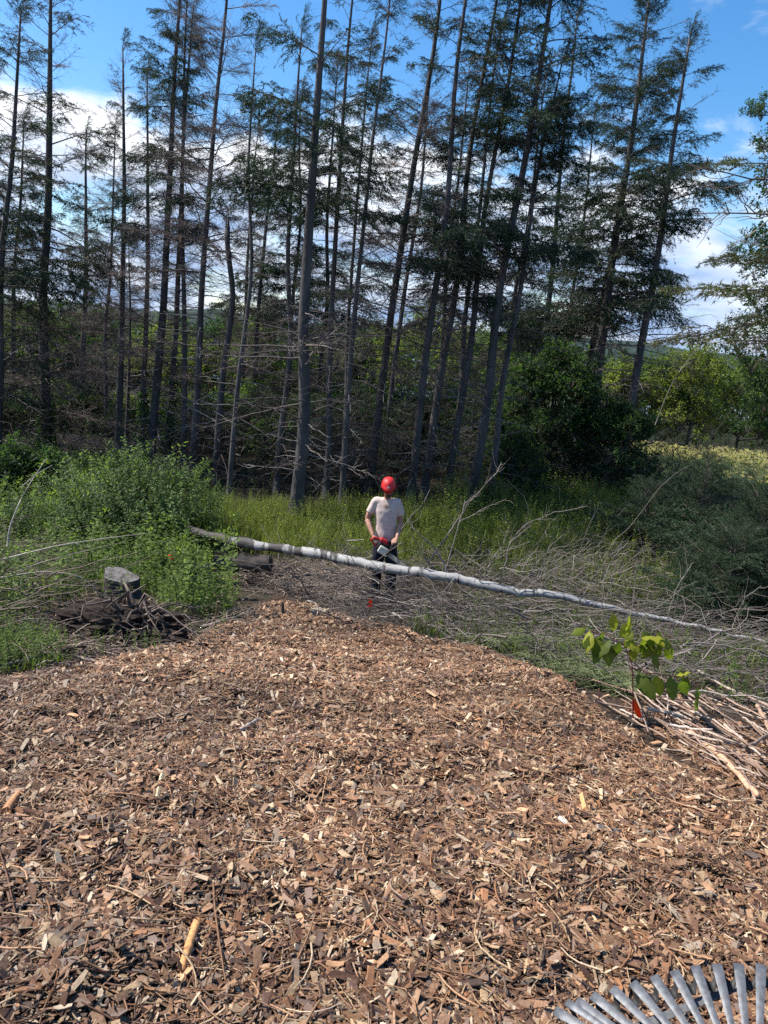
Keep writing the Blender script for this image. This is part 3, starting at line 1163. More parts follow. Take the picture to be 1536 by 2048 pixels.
leafy_px('maple_tree', 'big dark leafy tree in shade at the foot of the tall pointed spruce', 'tree', 1095, 20.5, 690, 250, CL_DARK, 120, csc=.95, crown_from=.02, trunk_r=.09)
leafy_px('maple_tree', 'dark leafy bush in shade right of the tall pointed spruce', 'tree', 1225, 20, 800, 180, CL_DARK, 70, csc=.85, crown_from=.02)
leafy_px('maple_tree', 'dim glossy-leaved bush at the foot of the thinner leaning spruce', 'shrub', 1030, 18.8, 850, 110, CL_DARK, 40, csc=.7, crown_from=.02)
leafy_px('leafy_bush', 'dark bush with dull leaves at the left edge under the ivy foot', 'shrub', 30, 15, 900, 220, CL_DARK, 60, csc=.75, crown_from=.0)
leafy_px('leafy_bush', 'half-lit bush behind the willowy shrub', 'shrub', 150, 17, 930, 200, CL_FINE, 50, csc=.95, crown_from=.0)

UB = 'shady bushes between and behind the spruce stems'
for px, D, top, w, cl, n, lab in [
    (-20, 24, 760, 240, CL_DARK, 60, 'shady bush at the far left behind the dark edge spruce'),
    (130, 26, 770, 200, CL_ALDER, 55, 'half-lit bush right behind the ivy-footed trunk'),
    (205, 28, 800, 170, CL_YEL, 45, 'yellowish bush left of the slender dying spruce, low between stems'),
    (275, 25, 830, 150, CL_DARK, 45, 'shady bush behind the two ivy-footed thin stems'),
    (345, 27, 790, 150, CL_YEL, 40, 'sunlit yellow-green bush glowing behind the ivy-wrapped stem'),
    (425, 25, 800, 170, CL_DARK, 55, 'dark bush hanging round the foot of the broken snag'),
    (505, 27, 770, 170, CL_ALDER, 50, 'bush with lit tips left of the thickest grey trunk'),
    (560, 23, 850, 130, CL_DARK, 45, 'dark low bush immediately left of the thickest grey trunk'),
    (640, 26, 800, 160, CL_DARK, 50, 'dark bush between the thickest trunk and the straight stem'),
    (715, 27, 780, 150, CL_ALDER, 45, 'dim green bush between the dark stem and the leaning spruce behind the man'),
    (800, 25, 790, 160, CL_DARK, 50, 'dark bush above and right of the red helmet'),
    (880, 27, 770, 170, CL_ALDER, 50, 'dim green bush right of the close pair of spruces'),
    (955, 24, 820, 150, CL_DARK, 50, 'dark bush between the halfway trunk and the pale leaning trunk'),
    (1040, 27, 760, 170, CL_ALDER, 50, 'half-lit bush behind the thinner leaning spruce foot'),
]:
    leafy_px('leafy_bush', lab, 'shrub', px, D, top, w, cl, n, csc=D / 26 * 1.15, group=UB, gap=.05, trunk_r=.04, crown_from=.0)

# willowy shrub at the left


def shoot_mesh(seed, L_=1.3, leaf=.06, col=(.07, .12, .045), nl=46, bend=.25):
    G = Geo()
    s = np.linspace(0, 1, 7)
    a = rng.uniform(0, 6.28)
    P = np.stack([bend * L_ * s ** 2 * math.cos(a), bend * L_ * s ** 2 * math.sin(a), L_ * s], 1)
    G.tubes(P, np.linspace(.006, .002, 7), 4, (.09, .085, .05), 1)
    t = np.linspace(.22, 1, nl)
    b, tn = along(P, t)
    an = np.arange(nl) * 2.4
    out = np.stack([np.cos(an), np.sin(an), np.zeros(nl)], 1)
    c = np.array(col) * rng.uniform(.6, 1.5, (nl, 1))
    G.leaves(b, out + tn * rng.uniform(.2, .9, (nl, 1)), tn + rng.normal(0, .25, (nl, 3)), leaf * rng.uniform(.6, 1.2, nl) * (1.15 - .6 * t), leaf * .42 * rng.uniform(.7, 1.2, nl), c)
    # side shoots
    m = 5
    ss = rng.uniform(.3, .8, m)
    Q = twigs_on(P, ss, rng.choice([-1., 1.], m), rng.uniform(.4, .8, m), L_ * rng.uniform(.15, .35, m), rng.uniform(-.4, .1, m), 4)
    G.tubes(Q, np.array([.003, .0025, .002, .0015]), 3, (.09, .085, .05), 1)
    for q in Q:
        k = 11
        b, tn = along(q, np.linspace(.2, 1, k))
        an = np.arange(k) * 2.4
        out = np.stack([np.cos(an), np.sin(an), np.zeros(k)], 1)
        G.leaves(b, out + tn * .5, tn + rng.normal(0, .3, (k, 3)), leaf * rng.uniform(.5, 1.0, k), leaf * .4, np.array(col) * rng.uniform(.6, 1.5, (k, 1)))
    return G.mesh('shoot', [M['leaf'], M['stem']])


SHOOT = [shoot_mesh(i, 1.3, .10, (.115, .165, .062), 50) for i in range(6)]


def shoot_shrub(name, label, px, D, top_py, wpx, n, sc0=1.0, cat='shrub', py=1000, group=None):
    loc = on_ground(px, D, py)
    hgt = h_for(loc, top_py)
    rx = wpx / 2 / F * D
    root = thing(name, label, cat, loc, group=group)
    G = Geo()
    P = []
    for k in range(14):
        a = rng.uniform(0, 6.28)
        rr = rng.uniform(.2, .8) * rx
        P.append([(rng.normal(0, .08), rng.normal(0, .08), -.1), (rr * .5 * math.cos(a), rr * .4 * math.sin(a), hgt * .4), (rr * math.cos(a), rr * .8 * math.sin(a), hgt * .8)])
    G.tubes(np.array(P), np.array([.016, .010, .005]), 5, (.08, .07, .05))
    link('stems', G.mesh('stems', M['deadwood']), root)
    for k in range(n):
        a = rng.uniform(0, 6.28)
        rr = math.sqrt(rng.random())
        x, y = rr * math.cos(a) * rx, rr * math.sin(a) * rx * .8
        zt = hgt * (1 - .45 * rr ** 2) * rng.uniform(.55, 1.05)
        L_ = min(1.3 * sc0 * rng.uniform(.6, 1.15), zt)
        tilt = .75 * rr
        mw = Matrix.Translation((x * .82, y * .82, zt - L_)) @ Matrix.Rotation(a, 4, 'Z') @ Matrix.Rotation(tilt, 4, 'Y') @ Matrix.Rotation(rng.uniform(0, 6.28), 4, 'Z') @ Matrix.Scale(L_ / 1.3, 4)
        link('shoot', random.choice(SHOOT), root, mw)
    return root


shoot_shrub('willow_shrub', 'pale glinting small-leaved shrub under the ivy-wrapped stem', 275, 12.6, 880, 300, 230)
shoot_shrub('willow_shrub', 'shaded small-leaved shrub at the foot of the ivy-footed trunk', 165, 13.2, 930, 200, 130, .9)
shoot_shrub('willow_shrub', 'dull green upright shrub against the left edge of the picture', 30, 11.5, 960, 170, 60, .8)

# young spruces at the right


def young_spruce(label, px, D, top_py, wpx, n=110, up=.25, py=1050, tint=1.0):
    loc = on_ground(px, D, py)
    hgt = h_for(loc, top_py)
    rx = wpx / 2 / F * D
    root = thing('young_spruce', label, 'spruce tree', loc)
    G = Geo()
    P = np.array([(0, 0, -.1), (.01, 0, hgt * .5), (0, .01, hgt)])
    G.tubes(P, np.array([.045, .025, .006]), 7, (1, 1, 1))
    link('trunk', G.mesh('trunk', M['bark'], True), root)
    for k in range(n):
        f = (k + .5) / n
        z = hgt * (.05 + .93 * f)
        Lb = rx * (1 - f) ** .75 * rng.uniform(.6, 1.35) + .10
        link('bough', random.choice(YOUNG), root, branch_matrix((0, 0, z), (0, 0, 1), k * 2.4 + rng.normal(0, .2), up + .6 * f + rng.normal(0, .1), Lb / 1.5, 0))
    return root


young_spruce('spiky young spruce in front of the pale meadow at right', 1395, 13.5, 905, 230, 75)
young_spruce('low dark young spruce at the right edge of the picture', 1535, 12, 985, 330, 80)
young_spruce('small olive young spruce left of the spiky one', 1290, 14.5, 965, 210, 60)
young_spruce('broad shaded young spruce close behind the birch tip at right', 1480, 10.6, 1060, 330, 80, .15)

for px, D, top, w, lab in [(395, 23, 800, 120, 'dark young spruce in the shade left of the very slim blue-sky spruce'), (520, 24, 770, 130, 'dark young spruce in the shade between the slim spruce and the thickest trunk'), (625, 22.5, 790, 110, 'dark young spruce in the shade right of the thickest trunk'), (705, 23, 760, 120, 'dark young spruce in the shade left of the stem behind the man'), (800, 22, 800, 110, 'dark young spruce in the shade above the red helmet'), (935, 22.5, 770, 110, 'dark young spruce in the shade right of the close pair of spruces')]:
    young_spruce(lab, px, D, top, w * 1.3, 60, .05, py=930)

# big half-hidden trees at the right edge whose boughs reach into the picture


def edge_trees():
    D = 9.5
    base = at(1690, 900, D)
    loc = np.array([base[0], D, hs(base[0], D)])
    root = thing('spruce_tree', 'sunlit spruce boughs reaching in from the right edge, trunk out of frame', 'spruce tree', loc)
    hgt = 7.5
    G = Geo()
    P = np.array([(0, 0, -.1), (.05, 0, hgt * .5), (.1, .02, hgt)])
    G.tubes(P, np.array([.16, .11, .03]), 10, (1, 1, 1))
    link('trunk', G.mesh('trunk', M['bark'], True), root)
    LIT = [live_bough(90 + i, .8, .22, .12, 2.9, (.075, .095, .035)) for i in range(4)]
    for tip, pz, s_ in [((1395, 392), .05, 1), ((1330, 610), .02, 1), ((1400, 590), .1, 1), ((1450, 560), .1, .9), ((1310, 650), -.05, 1), ((1480, 630), 0, .8)]:
        t = at(*tip, D - .2 + rng.normal(0, .35)) - loc
        Lb = math.hypot(t[0] - .08, t[1])
        z0 = t[2] + Lb * .12
        az = math.atan2(t[1], t[0] - .08)
        link('bough', random.choice(LIT), root, branch_matrix((.08, 0, z0), (0, 0, 1), az, pz, Lb / 2.9, 0))
    for tip, nm in [((1380, 430), 0), ((1362, 470), 1), ((1355, 745), 0), ((1440, 715), 1), ((1200, 915), 2)]:
        t = at(*tip, D - .3) - loc
        Lb = math.hypot(t[0], t[1])
        az = math.atan2(t[1], t[0])
        if nm == 2:
            continue
        link('dead_branch', BARE[nm], root, branch_matrix((.05, 0, t[2] + .15 * Lb), (0, 0, 1), az, -.05, Lb / 1.4, .3))
    for k in range(30):
        z = hgt * rng.uniform(.3, .98)
        az = rng.uniform(-.9, .9)
        link('bough', random.choice(LIVE), root, branch_matrix((.06, 0, z), (0, 0, 1), az, .0, 1.2 * (1.1 - z / hgt) + .2, 0))
    # dark broad-leaved tree behind it
    D = 11.5
    base = at(1700, 900, D)
    loc = np.array([base[0], D, hs(base[0], D)])
    root = thing('maple_tree', 'dark broad-leaved tree at the right edge, leaves against the sky', 'tree', loc)
    G = Geo()
    hgt = 8.5
    P = np.array([(0, 0, -.1), (-.05, 0, hgt * .5), (.0, .02, hgt)])
    G.tubes(P, np.array([.13, .09, .03]), 9, (.1, .09, .08))
    spots = [(1515, 210, .5), (1500, 225, .4), (1530, 300, .45), (1500, 470, .5), (1465, 500, .35), (1420, 520, .25), (1510, 540, .6), (1530, 590, .6), (1530, 700, .8), (1500, 760, .7), (1520, 790, .8), (1480, 640, .45), (1470, 690, .4), (1545, 640, .8), (1550, 400, .7), (1560, 500, .8), (1450, 655, .35), (1530, 840, .8), (1490, 720, .5), (1560, 250, .6), (1580, 350, .8), (1600, 600, 1.0), (1600, 780, 1.0)]
    loc_pts = []
    for px, py, s_ in spots:
        q = at(px, py, D + rng.normal(0, .3)) - loc
        loc_pts.append((q, s_))
        st = np.array([0, 0, max(.5, q[2] - .4)])
        G.tubes(np.array([st, st * .5 + q * .5 + [0, 0, .12], q]), np.array([.022, .012, .004]), 4, (.1, .09, .08))
    link('trunk', G.mesh('trunk', M['deadwood'], True), root)
    for q, s_ in loc_pts:
        for r_ in range(2):
            o = q + rng.normal(0, .16 * s_, 3)
            link('foliage_clump', random.choice(CL_DARK), root, Matrix.Translation(o.tolist()) @ Matrix.Rotation(rng.uniform(0, 6), 4, 'Z') @ Matrix.Scale(s_ * .85, 4))
    # bare slanting dead sapling in front of the alders
    p0, p1 = at(1170, 905, 12), at(1425, 640, 12)


edge_trees()

# ------------------------------------------------------------------ far woods on the slope to the bay


def far_woods():
    G = Geo()
    n = 26000
    y = rng.uniform(48, 110, n)
    x = rng.uniform(-.75, .75, n) * y + rng.normal(0, 3, n)
    hh = 4.6 + 2.2 * vnoise(x * .25, y * .25, 51) + 1.5 * vnoise(x * .9, y * .9, 52)
    z = base_h(x, y) + hh * rng.random(n) ** .5
    c = np.array([.042, .068, .028]) * rng.uniform(.5, 1.4, (n, 1)) * (1 + .5 * vnoise(x * .2, y * .2, 53))[:, None]
    G.leaves(np.stack([x, y, z], 1), rng.normal(0, 1, (n, 3)), rng.normal(0, .6, (n, 3)) + np.array([0, 0, 1.]), rng.uniform(.35, .8, n), rng.uniform(.3, .6, n), c)
    tag(link('far_woods', G.mesh('far_woods', M['leaf'])), 'low green woods far behind the spruces on the slope to the bay', 'woods', kind='stuff')


far_woods()

# ------------------------------------------------------------------ undergrowth


def replicate(G, src, X, Y, sc, yaw, lift=0.0, tilt=None):
    """merge copies of a small Geo (one material set) at ground points"""
    V = np.concatenate(src.V)
    C = np.concatenate(src.C)
    n = len(X)
    c, s = np.cos(yaw), np.sin(yaw)
    Z = H(X, Y) + lift
    px = V[None, :, 0] * c[:, None] - V[None, :, 1] * s[:, None]
    py = V[None, :, 0] * s[:, None] + V[None, :, 1] * c[:, None]
    pz = np.broadcast_to(V[None, :, 2], px.shape).copy()
    if tilt is not None:
        px = px + pz * tilt[:, :1]
        py = py + pz * tilt[:, 1:]
    P = np.stack([px * sc[:, None] + X[:, None], py * sc[:, None] + Y[:, None], pz * sc[:, None] + Z[:, None]], -1).reshape(-1, 3)
    bright = rng.uniform(.7, 1.3, (n, 1, 1))
    CC = (C[None] * bright).reshape(-1, 3)
    off0 = G.n
    G.V.append(P)
    G.C.append(CC)
    for k in (3, 4):
        if not src.F[k]:
            continue
        f = np.concatenate(src.F[k])
        fm = np.concatenate(src.FM[k])
        m = len(V)
        G.F[k].append((f[None] + (np.arange(n) * m)[:, None, None]).reshape(-1, k) + off0)
        G.FM[k].append(np.tile(fm, n))
    G.n += len(P)


def weed_geo(L_=.8, leaf=.10, nl=26, col=(.13, .185, .042), tip=True):
    G = Geo()
    s = np.linspace(0, 1, 5)
    a = rng.uniform(0, 6.28)
    P = np.stack([.12 * L_ * s ** 2 * math.cos(a), .12 * L_ * s ** 2 * math.sin(a), L_ * s], 1)
    G.tubes(P, np.linspace(.005, .002, 5), 3, (.07, .09, .035), 1)
    t = np.linspace(.12, 1, nl)
    b, tn = along(P, t)
    an = np.arange(nl) * 2.4 + rng.normal(0, .3, nl)
    out = np.stack([np.cos(an), np.sin(an), np.zeros(nl)], 1)
    c = np.array(col) * rng.uniform(.6, 1.4, (nl, 1))
    G.leaves(b, out * .9 + tn * rng.uniform(-.1, .7, (nl, 1)), tn + out * -.1 + rng.normal(0, .2, (nl, 3)), leaf * rng.uniform(.65, 1.2, nl) * (1.2 - .75 * t), leaf * .31 * rng.uniform(.7, 1.4, nl), c)
    return G


def px_region(poly, n):
    """random ground points inside a polygon traced on the ground"""
    w = np.array([base_hit(*p)[:2] for p in poly])
    lo, hi = w.min(0), w.max(0)
    out = []
    while sum(len(o) for o in out) < n:
        q = rng.uniform(lo, hi, (n * 3, 2))
        ins = np.zeros(len(q), bool)
        j = len(w) - 1
        for i in range(len(w)):
            xi, yi, xj, yj = *w[i], *w[j]
            c = ((yi > q[:, 1]) != (yj > q[:, 1])) & (q[:, 0] < (xj - xi) * (q[:, 1] - yi) / (yj - yi + 1e-12) + xi)
            ins ^= c
            j = i
        out.append(q[ins])
    q = np.concatenate(out)[:n]
    return q[:, 0], q[:, 1]


R_LEFT = [(-120, 1290), (150, 1200), (330, 1240), (470, 1225), (420, 1140), (360, 1060), (330, 960), (-120, 985)]
R_LEFTN = [(150, 1215), (330, 1245), (480, 1232), (430, 1130), (330, 1110), (250, 1130)]
R_MID = [(360, 1090), (560, 1105), (740, 1130), (900, 1130), (900, 1010), (600, 1015), (380, 1005)]
R_RIGHT = [(880, 1120), (1050, 1130), (1270, 1110), (1330, 1040), (1250, 985), (1000, 985), (880, 1000)]
R_FRONTL = [(-60, 1340), (110, 1320), (140, 1285), (60, 1262), (-60, 1270)]
R_FRONTR = [(960, 1280), (1100, 1335), (1230, 1390), (1290, 1370), (1180, 1290), (1060, 1255)]
R_FLOOR = [(-100, 1000), (400, 1000), (900, 1000), (1300, 985), (1700, 960), (1500, 880), (800, 860), (-100, 830)]


R_BRUSH = [(800, 1250), (960, 1285), (1130, 1340), (1300, 1385), (1540, 1400), (1540, 1310), (1300, 1250), (1100, 1210), (950, 1190)]
R_BEHIND = [(900, 1130), (1100, 1175), (1330, 1215), (1500, 1240), (1540, 1150), (1330, 1090), (1100, 1100)]
R_LITTER = [(40, 1335), (200, 1305), (350, 1288), (480, 1245), (480, 1215), (350, 1240), (160, 1235), (40, 1290)]


def open_sight(x, y):
    # trampled gaps before the stump, the root ball and the bag
    k = np.ones(len(x), bool)
    for px, py, D, dep, w in ((240, 1165, 8.3, 2.4, .42), (270, 1262, 6.6, .9, .5), (405, 1120, 10.1, 1.8, .30), (500, 1125, 10.4, 1.4, .55)):
        c = at(px, py, D)
        t = np.clip((D + .25 - y) / (dep + .25), 0, 1)
        xc = c[0] * y / D
        k &= ~((y < D + .25) & (y > D - dep) & (np.abs(x - xc) < w) & (rng.random(len(x)) < .97))
    return x[k], y[k]


def grass_blades(x, y, h, col, w=.006, lean=.5):
    n = len(x)
    G_V = []
    yaw = rng.uniform(0, 6.28, n)
    d = np.stack([np.cos(yaw), np.sin(yaw), np.zeros(n)], 1)
    sd = np.stack([-np.sin(yaw), np.cos(yaw), np.zeros(n)], 1)
    B = np.stack([x, y, H(x, y) - .01], 1)
    ln = rng.uniform(.1, lean, n)[:, None] * h[:, None]
    up = np.array([0, 0, 1.])
    w_ = (w * rng.uniform(.6, 1.4, n))[:, None]
    p1 = B + d * ln * .3 + up * h[:, None] * .55
    p2 = B + d * ln + up * h[:, None] * .95
    V = np.stack([B - sd * w_, B + sd * w_, p1 - sd * w_ * .8, p1 + sd * w_ * .8, p2], 1).reshape(-1, 3)
    i = np.arange(n)[:, None] * 5
    return V, [i + np.array([0, 1, 3, 2]), i + np.array([2, 3, 4])], np.repeat(col, 5, axis=0)


def undergrowth():
    # grass
    G = Geo()
    for reg, n, h0, col in [(R_MID, 17000, .26, (.155, .18, .045)), (R_RIGHT, 15000, .34, (.18, .22, .045)), (R_LEFT, 12000, .24, (.08, .12, .03)), (R_FRONTL, 900, .09, (.085, .125, .03)), (R_LITTER, 900, .10, (.08, .11, .03)), (R_BRUSH, 4200, .15, (.10, .13, .04)), (R_BEHIND, 4500, .3, (.11, .15, .04)), (R_FLOOR, 9000, .25, (.05, .075, .025))]:  # right-hand clearing grass coloured brighter to read as sunlit
        x, y = px_region(reg, n)
        dens = vnoise(x * 1.1, y * 1.1, 61)
        k = dens > -.28
        x, y = open_sight(x[k], y[k])
        h = h0 * np.clip(1 + 1.5 * vnoise(x * 1.1, y * 1.1, 62) + .9 * vnoise(x * 3.1, y * 3.1, 64), .2, 2) * rng.uniform(.5, 1.3, len(x))
        c = np.array(col) * rng.uniform(.6, 1.4, (len(x), 1)) + (rng.random((len(x), 1)) < .12) * np.array([.09, .06, .03])
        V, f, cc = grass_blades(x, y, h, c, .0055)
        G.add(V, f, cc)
    tag(link('grass', G.mesh('grass', M['grass'])), 'long sunlit grass in the clearing before the spruces', 'grass', kind='stuff')
    # weeds
    G = Geo()
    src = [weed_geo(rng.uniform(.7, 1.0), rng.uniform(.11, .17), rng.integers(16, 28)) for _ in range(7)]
    srcy = [weed_geo(rng.uniform(.7, 1.0), .10, 26, (.185, .225, .048)) for _ in range(4)]  # clearing weeds, sunlight put into their brighter colour
    srcd = [weed_geo(rng.uniform(.7, 1.0), .15, 24, (.035, .065, .022)) for _ in range(4)]  # floor weeds, coloured darker for the shade under the spruces
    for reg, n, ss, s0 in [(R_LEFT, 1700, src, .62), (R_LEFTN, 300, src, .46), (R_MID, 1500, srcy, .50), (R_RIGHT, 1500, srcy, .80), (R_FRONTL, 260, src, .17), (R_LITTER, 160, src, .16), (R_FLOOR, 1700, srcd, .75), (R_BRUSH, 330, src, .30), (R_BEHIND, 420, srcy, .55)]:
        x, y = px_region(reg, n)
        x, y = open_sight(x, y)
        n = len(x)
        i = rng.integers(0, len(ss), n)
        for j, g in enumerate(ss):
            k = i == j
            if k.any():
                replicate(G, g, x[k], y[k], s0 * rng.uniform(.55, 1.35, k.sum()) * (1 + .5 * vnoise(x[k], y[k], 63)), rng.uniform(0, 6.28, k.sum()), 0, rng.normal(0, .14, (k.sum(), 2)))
    tag(link('weeds', G.mesh('weeds', [M['leaf'], M['stem']])), 'leafy green weeds filling the clearing', 'weeds', kind='stuff')
    # meadow of pale seed heads far right
    G = Geo()
    src = []
    for k in range(4):
        g = weed_geo(.9, .10, 18, (.17, .21, .05))
        m = 14
        b = np.array([0, 0, .88]) + rng.normal(0, .05, (m, 3))
        g.leaves(b, rng.normal(0, .5, (m, 3)) + np.array([0, 0, .6]), rng.normal(0, 1, (m, 3)), .10, .05, np.array([.42, .36, .22]) * rng.uniform(.8, 1.2, (m, 1)))
        src.append(g)
    for k in range(700):
        pass
    x = rng.uniform(7.5, 24, 3400)
    y = rng.uniform(21, 31.5, 3400)
    i = rng.integers(0, 4, len(x))
    for j, g in enumerate(src):
        k = i == j
        replicate(G, g, x[k], y[k], rng.uniform(.45, .75, k.sum()), rng.uniform(0, 6.28, k.sum()), 0, rng.normal(0, .1, (k.sum(), 2)))
    tag(link('meadow_growth', G.mesh('meadow_growth', [M['leaf'], M['stem']])), 'sunlit meadow of tall flowering weeds at the right', 'meadow', kind='stuff')
    # cut grass heap in front of the brush, right
    G = Geo()
    x, y = px_region(R_FRONTR, 4200)
    k = vnoise(x * 2.3, y * 2.3, 66) > -.12
    x, y = x[k], y[k]
    n = len(x)
    yaw = rng.normal(-.7, .35, n)
    L_ = rng.uniform(.12, .35, n)
    t = np.linspace(-.5, .5, 3)
    lift = .02 + .10 * rng.random(n) ** 1.5
    P = np.stack([x[:, None] + np.cos(yaw)[:, None] * L_[:, None] * t, y[:, None] + np.sin(yaw)[:, None] * L_[:, None] * t, (H(x, y) + lift)[:, None] + rng.normal(0, .02, (n, 3)) + np.array([-.03, .03, -.03])], -1)
    G.tubes(P, np.array([.003, .004, .0012]), 3, np.array([.19, .22, .10]) * rng.uniform(.35, 1.5, (n, 1)))
    tag(link('cut_grass', G.mesh('cut_grass', M['grass'])), 'heap of cut grass at the edge of the mulch under the sapling', 'cut grass', kind='stuff')


undergrowth()

def tall_weeds():
    meshes = []
    for i in range(7):
        g = weed_geo(1.0, rng.uniform(.15, .20), rng.integers(18, 26), (.13, .185, .04))
        k = 10
        g.leaves(np.array([0, 0, .97]) + rng.normal(0, .04, (k, 3)), rng.normal(0, .6, (k, 3)) + np.array([0, 0, .6]), rng.normal(0, 1, (k, 3)), .07, .03, np.array([.16, .21, .05]) * rng.uniform(.7, 1.3, (k, 1)))
        meshes.append(g.mesh('tall_weed', [M['leaf'], M['stem']]))
    spots = [(rng.uniform(285, 470), rng.uniform(1120, 1238), rng.uniform(.5, 1.0)) for _ in range(46)] + [(rng.uniform(-20, 300), rng.uniform(1010, 1140), rng.uniform(.6, 1.1)) for _ in range(30)] + [(rng.uniform(-10, 120), rng.uniform(1285, 1335), rng.uniform(.14, .26)) for _ in range(22)] + [(rng.uniform(240, 310), rng.uniform(1290, 1306), rng.uniform(.10, .18)) for _ in range(7)]
    for i, (px, py, h_) in enumerate(spots):
        p = hit(px, py)
        if 360 < px < 450 and 1100 < py < 1190:
            continue
        o = link('tall_weed', meshes[i % 7])
        o.location = (p[0], p[1], hs(p[0], p[1]) - .01)
        o.rotation_euler = (rng.normal(0, .1), rng.normal(0, .1), rng.uniform(0, 6.28))
        o.scale = (h_ * 1.05, h_ * 1.05, h_)
        if i < 46:
            tag(o, 'tall leafy weed right of the root ball by the mulch edge', 'weed', 'tall weeds right of the root ball')
        elif i < 76:
            tag(o, 'tall leafy weed in the bed left of and behind the stump', 'weed', 'tall weeds behind the stump')
        elif i < 98:
            tag(o, 'short leafy weed in the front left corner of the greenery', 'weed', 'short weeds at the left mulch border')
        else:
            tag(o, 'small leafy weed sprouting at the foot of the root ball', 'weed', 'small weeds under the root ball')


tall_weeds()

# ------------------------------------------------------------------ brush: dead twigs lying in heaps


def lying_twigs(G, x, y, hmax, L0, r0, col, yaw0=None, spread=3.2, kink=.16, pitch=.25, sides=3, n=7):
    m = len(x)
    yaw = rng.uniform(0, 6.28, m) if yaw0 is None else rng.normal(yaw0, spread, m)
    L_ = rng.lognormal(math.log(L0), .5, m).clip(L0 * .3, L0 * 3)
    t = np.linspace(0, 1, n)
    dy = np.cumsum(rng.normal(0, kink, (m, n)), 1) + rng.normal(0, .9, (m, 1)) * t
    ang = yaw[:, None] + dy
    st = (L_ / (n - 1))[:, None]
    px = x[:, None] + np.cumsum(np.cos(ang) * st, 1)
    py = y[:, None] + np.cumsum(np.sin(ang) * st, 1)
    h0 = hmax * rng.random(m) ** 1.6
    pz = H(px, py) + np.maximum(.01, h0[:, None] + np.cumsum(rng.normal(0, pitch, (m, n)) + rng.normal(.0, pitch, (m, 1)), 1) * st)
    r = (r0 * rng.lognormal(0, .45, m))[:, None] * np.linspace(1, .35, n)
    G.tubes(np.stack([px, py, pz], -1), r, sides, np.asarray(col) * rng.uniform(.55, 1.45, (m, 1)))


def brush():
    G = Geo()
    grey = (.135, .112, .098)
    R1 = [(560, 1160), (640, 1240), (770, 1262), (960, 1290), (1120, 1340), (1300, 1385), (1540, 1420), (1540, 1300), (1400, 1190), (1280, 1100), (1000, 1100), (840, 1120), (700, 1120)]
    x, y = px_region(R1, 4300)
    lying_twigs(G, x, y, .34, .45, .0042, grey)
    R2 = [(930, 1150), (1080, 1180), (1300, 1200), (1340, 1120), (1230, 1060), (1000, 1090)]
    x, y = px_region(R2, 600)
    lying_twigs(G, x, y, .40, .6, .0035, (.20, .165, .145), .4, .6, pitch=.35)
    x, y = px_region(R1, 420)
    lying_twigs(G, x, y, .5, .7, .0055, (.22, .19, .165), pitch=.18, n=9)
    R3 = [(440, 1150), (560, 1190), (720, 1200), (700, 1140), (560, 1130)]
    x, y = px_region(R3, 800)
    lying_twigs(G, x, y, .16, .5, .005, (.26, .2, .16))
    x, y = px_region(R_LITTER, 900)
    lying_twigs(G, x, y, .06, .25, .004, (.2, .15, .115))
    tag(link('brush_heap', G.mesh('brush_heap', M['stick'])), 'tangled grey brush of dead twigs heaped under and behind the fallen birch', 'brush', kind='stuff')
    G = Geo()
    R4 = [(-150, 1300), (20, 1265), (90, 1215), (60, 1140), (-30, 1050), (-150, 1030)]
    x, y = px_region(R4, 800)
    lying_twigs(G, x, y, .45, .55, .0042, (.15, .11, .088), .25, .45, pitch=.2)
    tag(link('brush_heap', G.mesh('brush_heap', M['stick'])), 'heap of thin brown cut branches at the left edge', 'brush', kind='stuff')
    # dead undergrowth on the forest floor, shade put into its dark colour
    G = Geo()
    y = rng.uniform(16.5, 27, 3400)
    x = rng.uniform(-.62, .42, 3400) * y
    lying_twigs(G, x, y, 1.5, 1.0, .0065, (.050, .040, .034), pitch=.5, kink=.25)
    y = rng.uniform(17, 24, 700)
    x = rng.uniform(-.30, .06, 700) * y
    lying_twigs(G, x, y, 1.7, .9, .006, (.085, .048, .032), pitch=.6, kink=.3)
    tag(link('forest_brush', G.mesh('forest_brush', M['deadwood'])), 'dark dead brushwood tangled between the spruce stems', 'brush', kind='stuff')


brush()

# ------------------------------------------------------------------ single sticks, branches and logs


def stick(name, label, pts, r, col=(.30, .22, .16), cat='stick', mat=None, group=None, lift=.012, sides=7, D=None, taper=.6, wig=.0):
    """pts: image points, laid on the ground (or at distances D)"""
    if D is None:
        P = np.array([hit(px, py) + np.array([0, 0, lift + r]) for px, py in pts])
    else:
        Ds = D if isinstance(D, (list, tuple)) else [D] * len(pts)
        P = np.array([at(px, py, d) for (px, py), d in zip(pts, Ds)])
    # resample smoothly
    n = max(6, 4 * (len(P) - 1) + 1)
    s = np.linspace(0, 1, n)
    k = np.linspace(0, 1, len(P))
    Q = np.stack([np.interp(s, k, P[:, i]) for i in range(3)], 1)
    for _ in range(2):
        Q[1:-1] = Q[1:-1] * .5 + (Q[:-2] + Q[2:]) * .25
    if wig:
        Q[1:-1] += rng.normal(0, wig, (n - 2, 3))
    base = Q[0].copy()
    G = Geo()
    rr = r * np.linspace(1, taper, n) * rng.uniform(.88, 1.12, n)
    G.tubes(Q - base, rr, sides, np.asarray(col) * rng.uniform(.9, 1.1), cap=True)
    o = link(name, G.mesh(name, mat or M['stick'], sides > 4))
    o.location = base.tolist()
    return tag(o, label, cat, group)


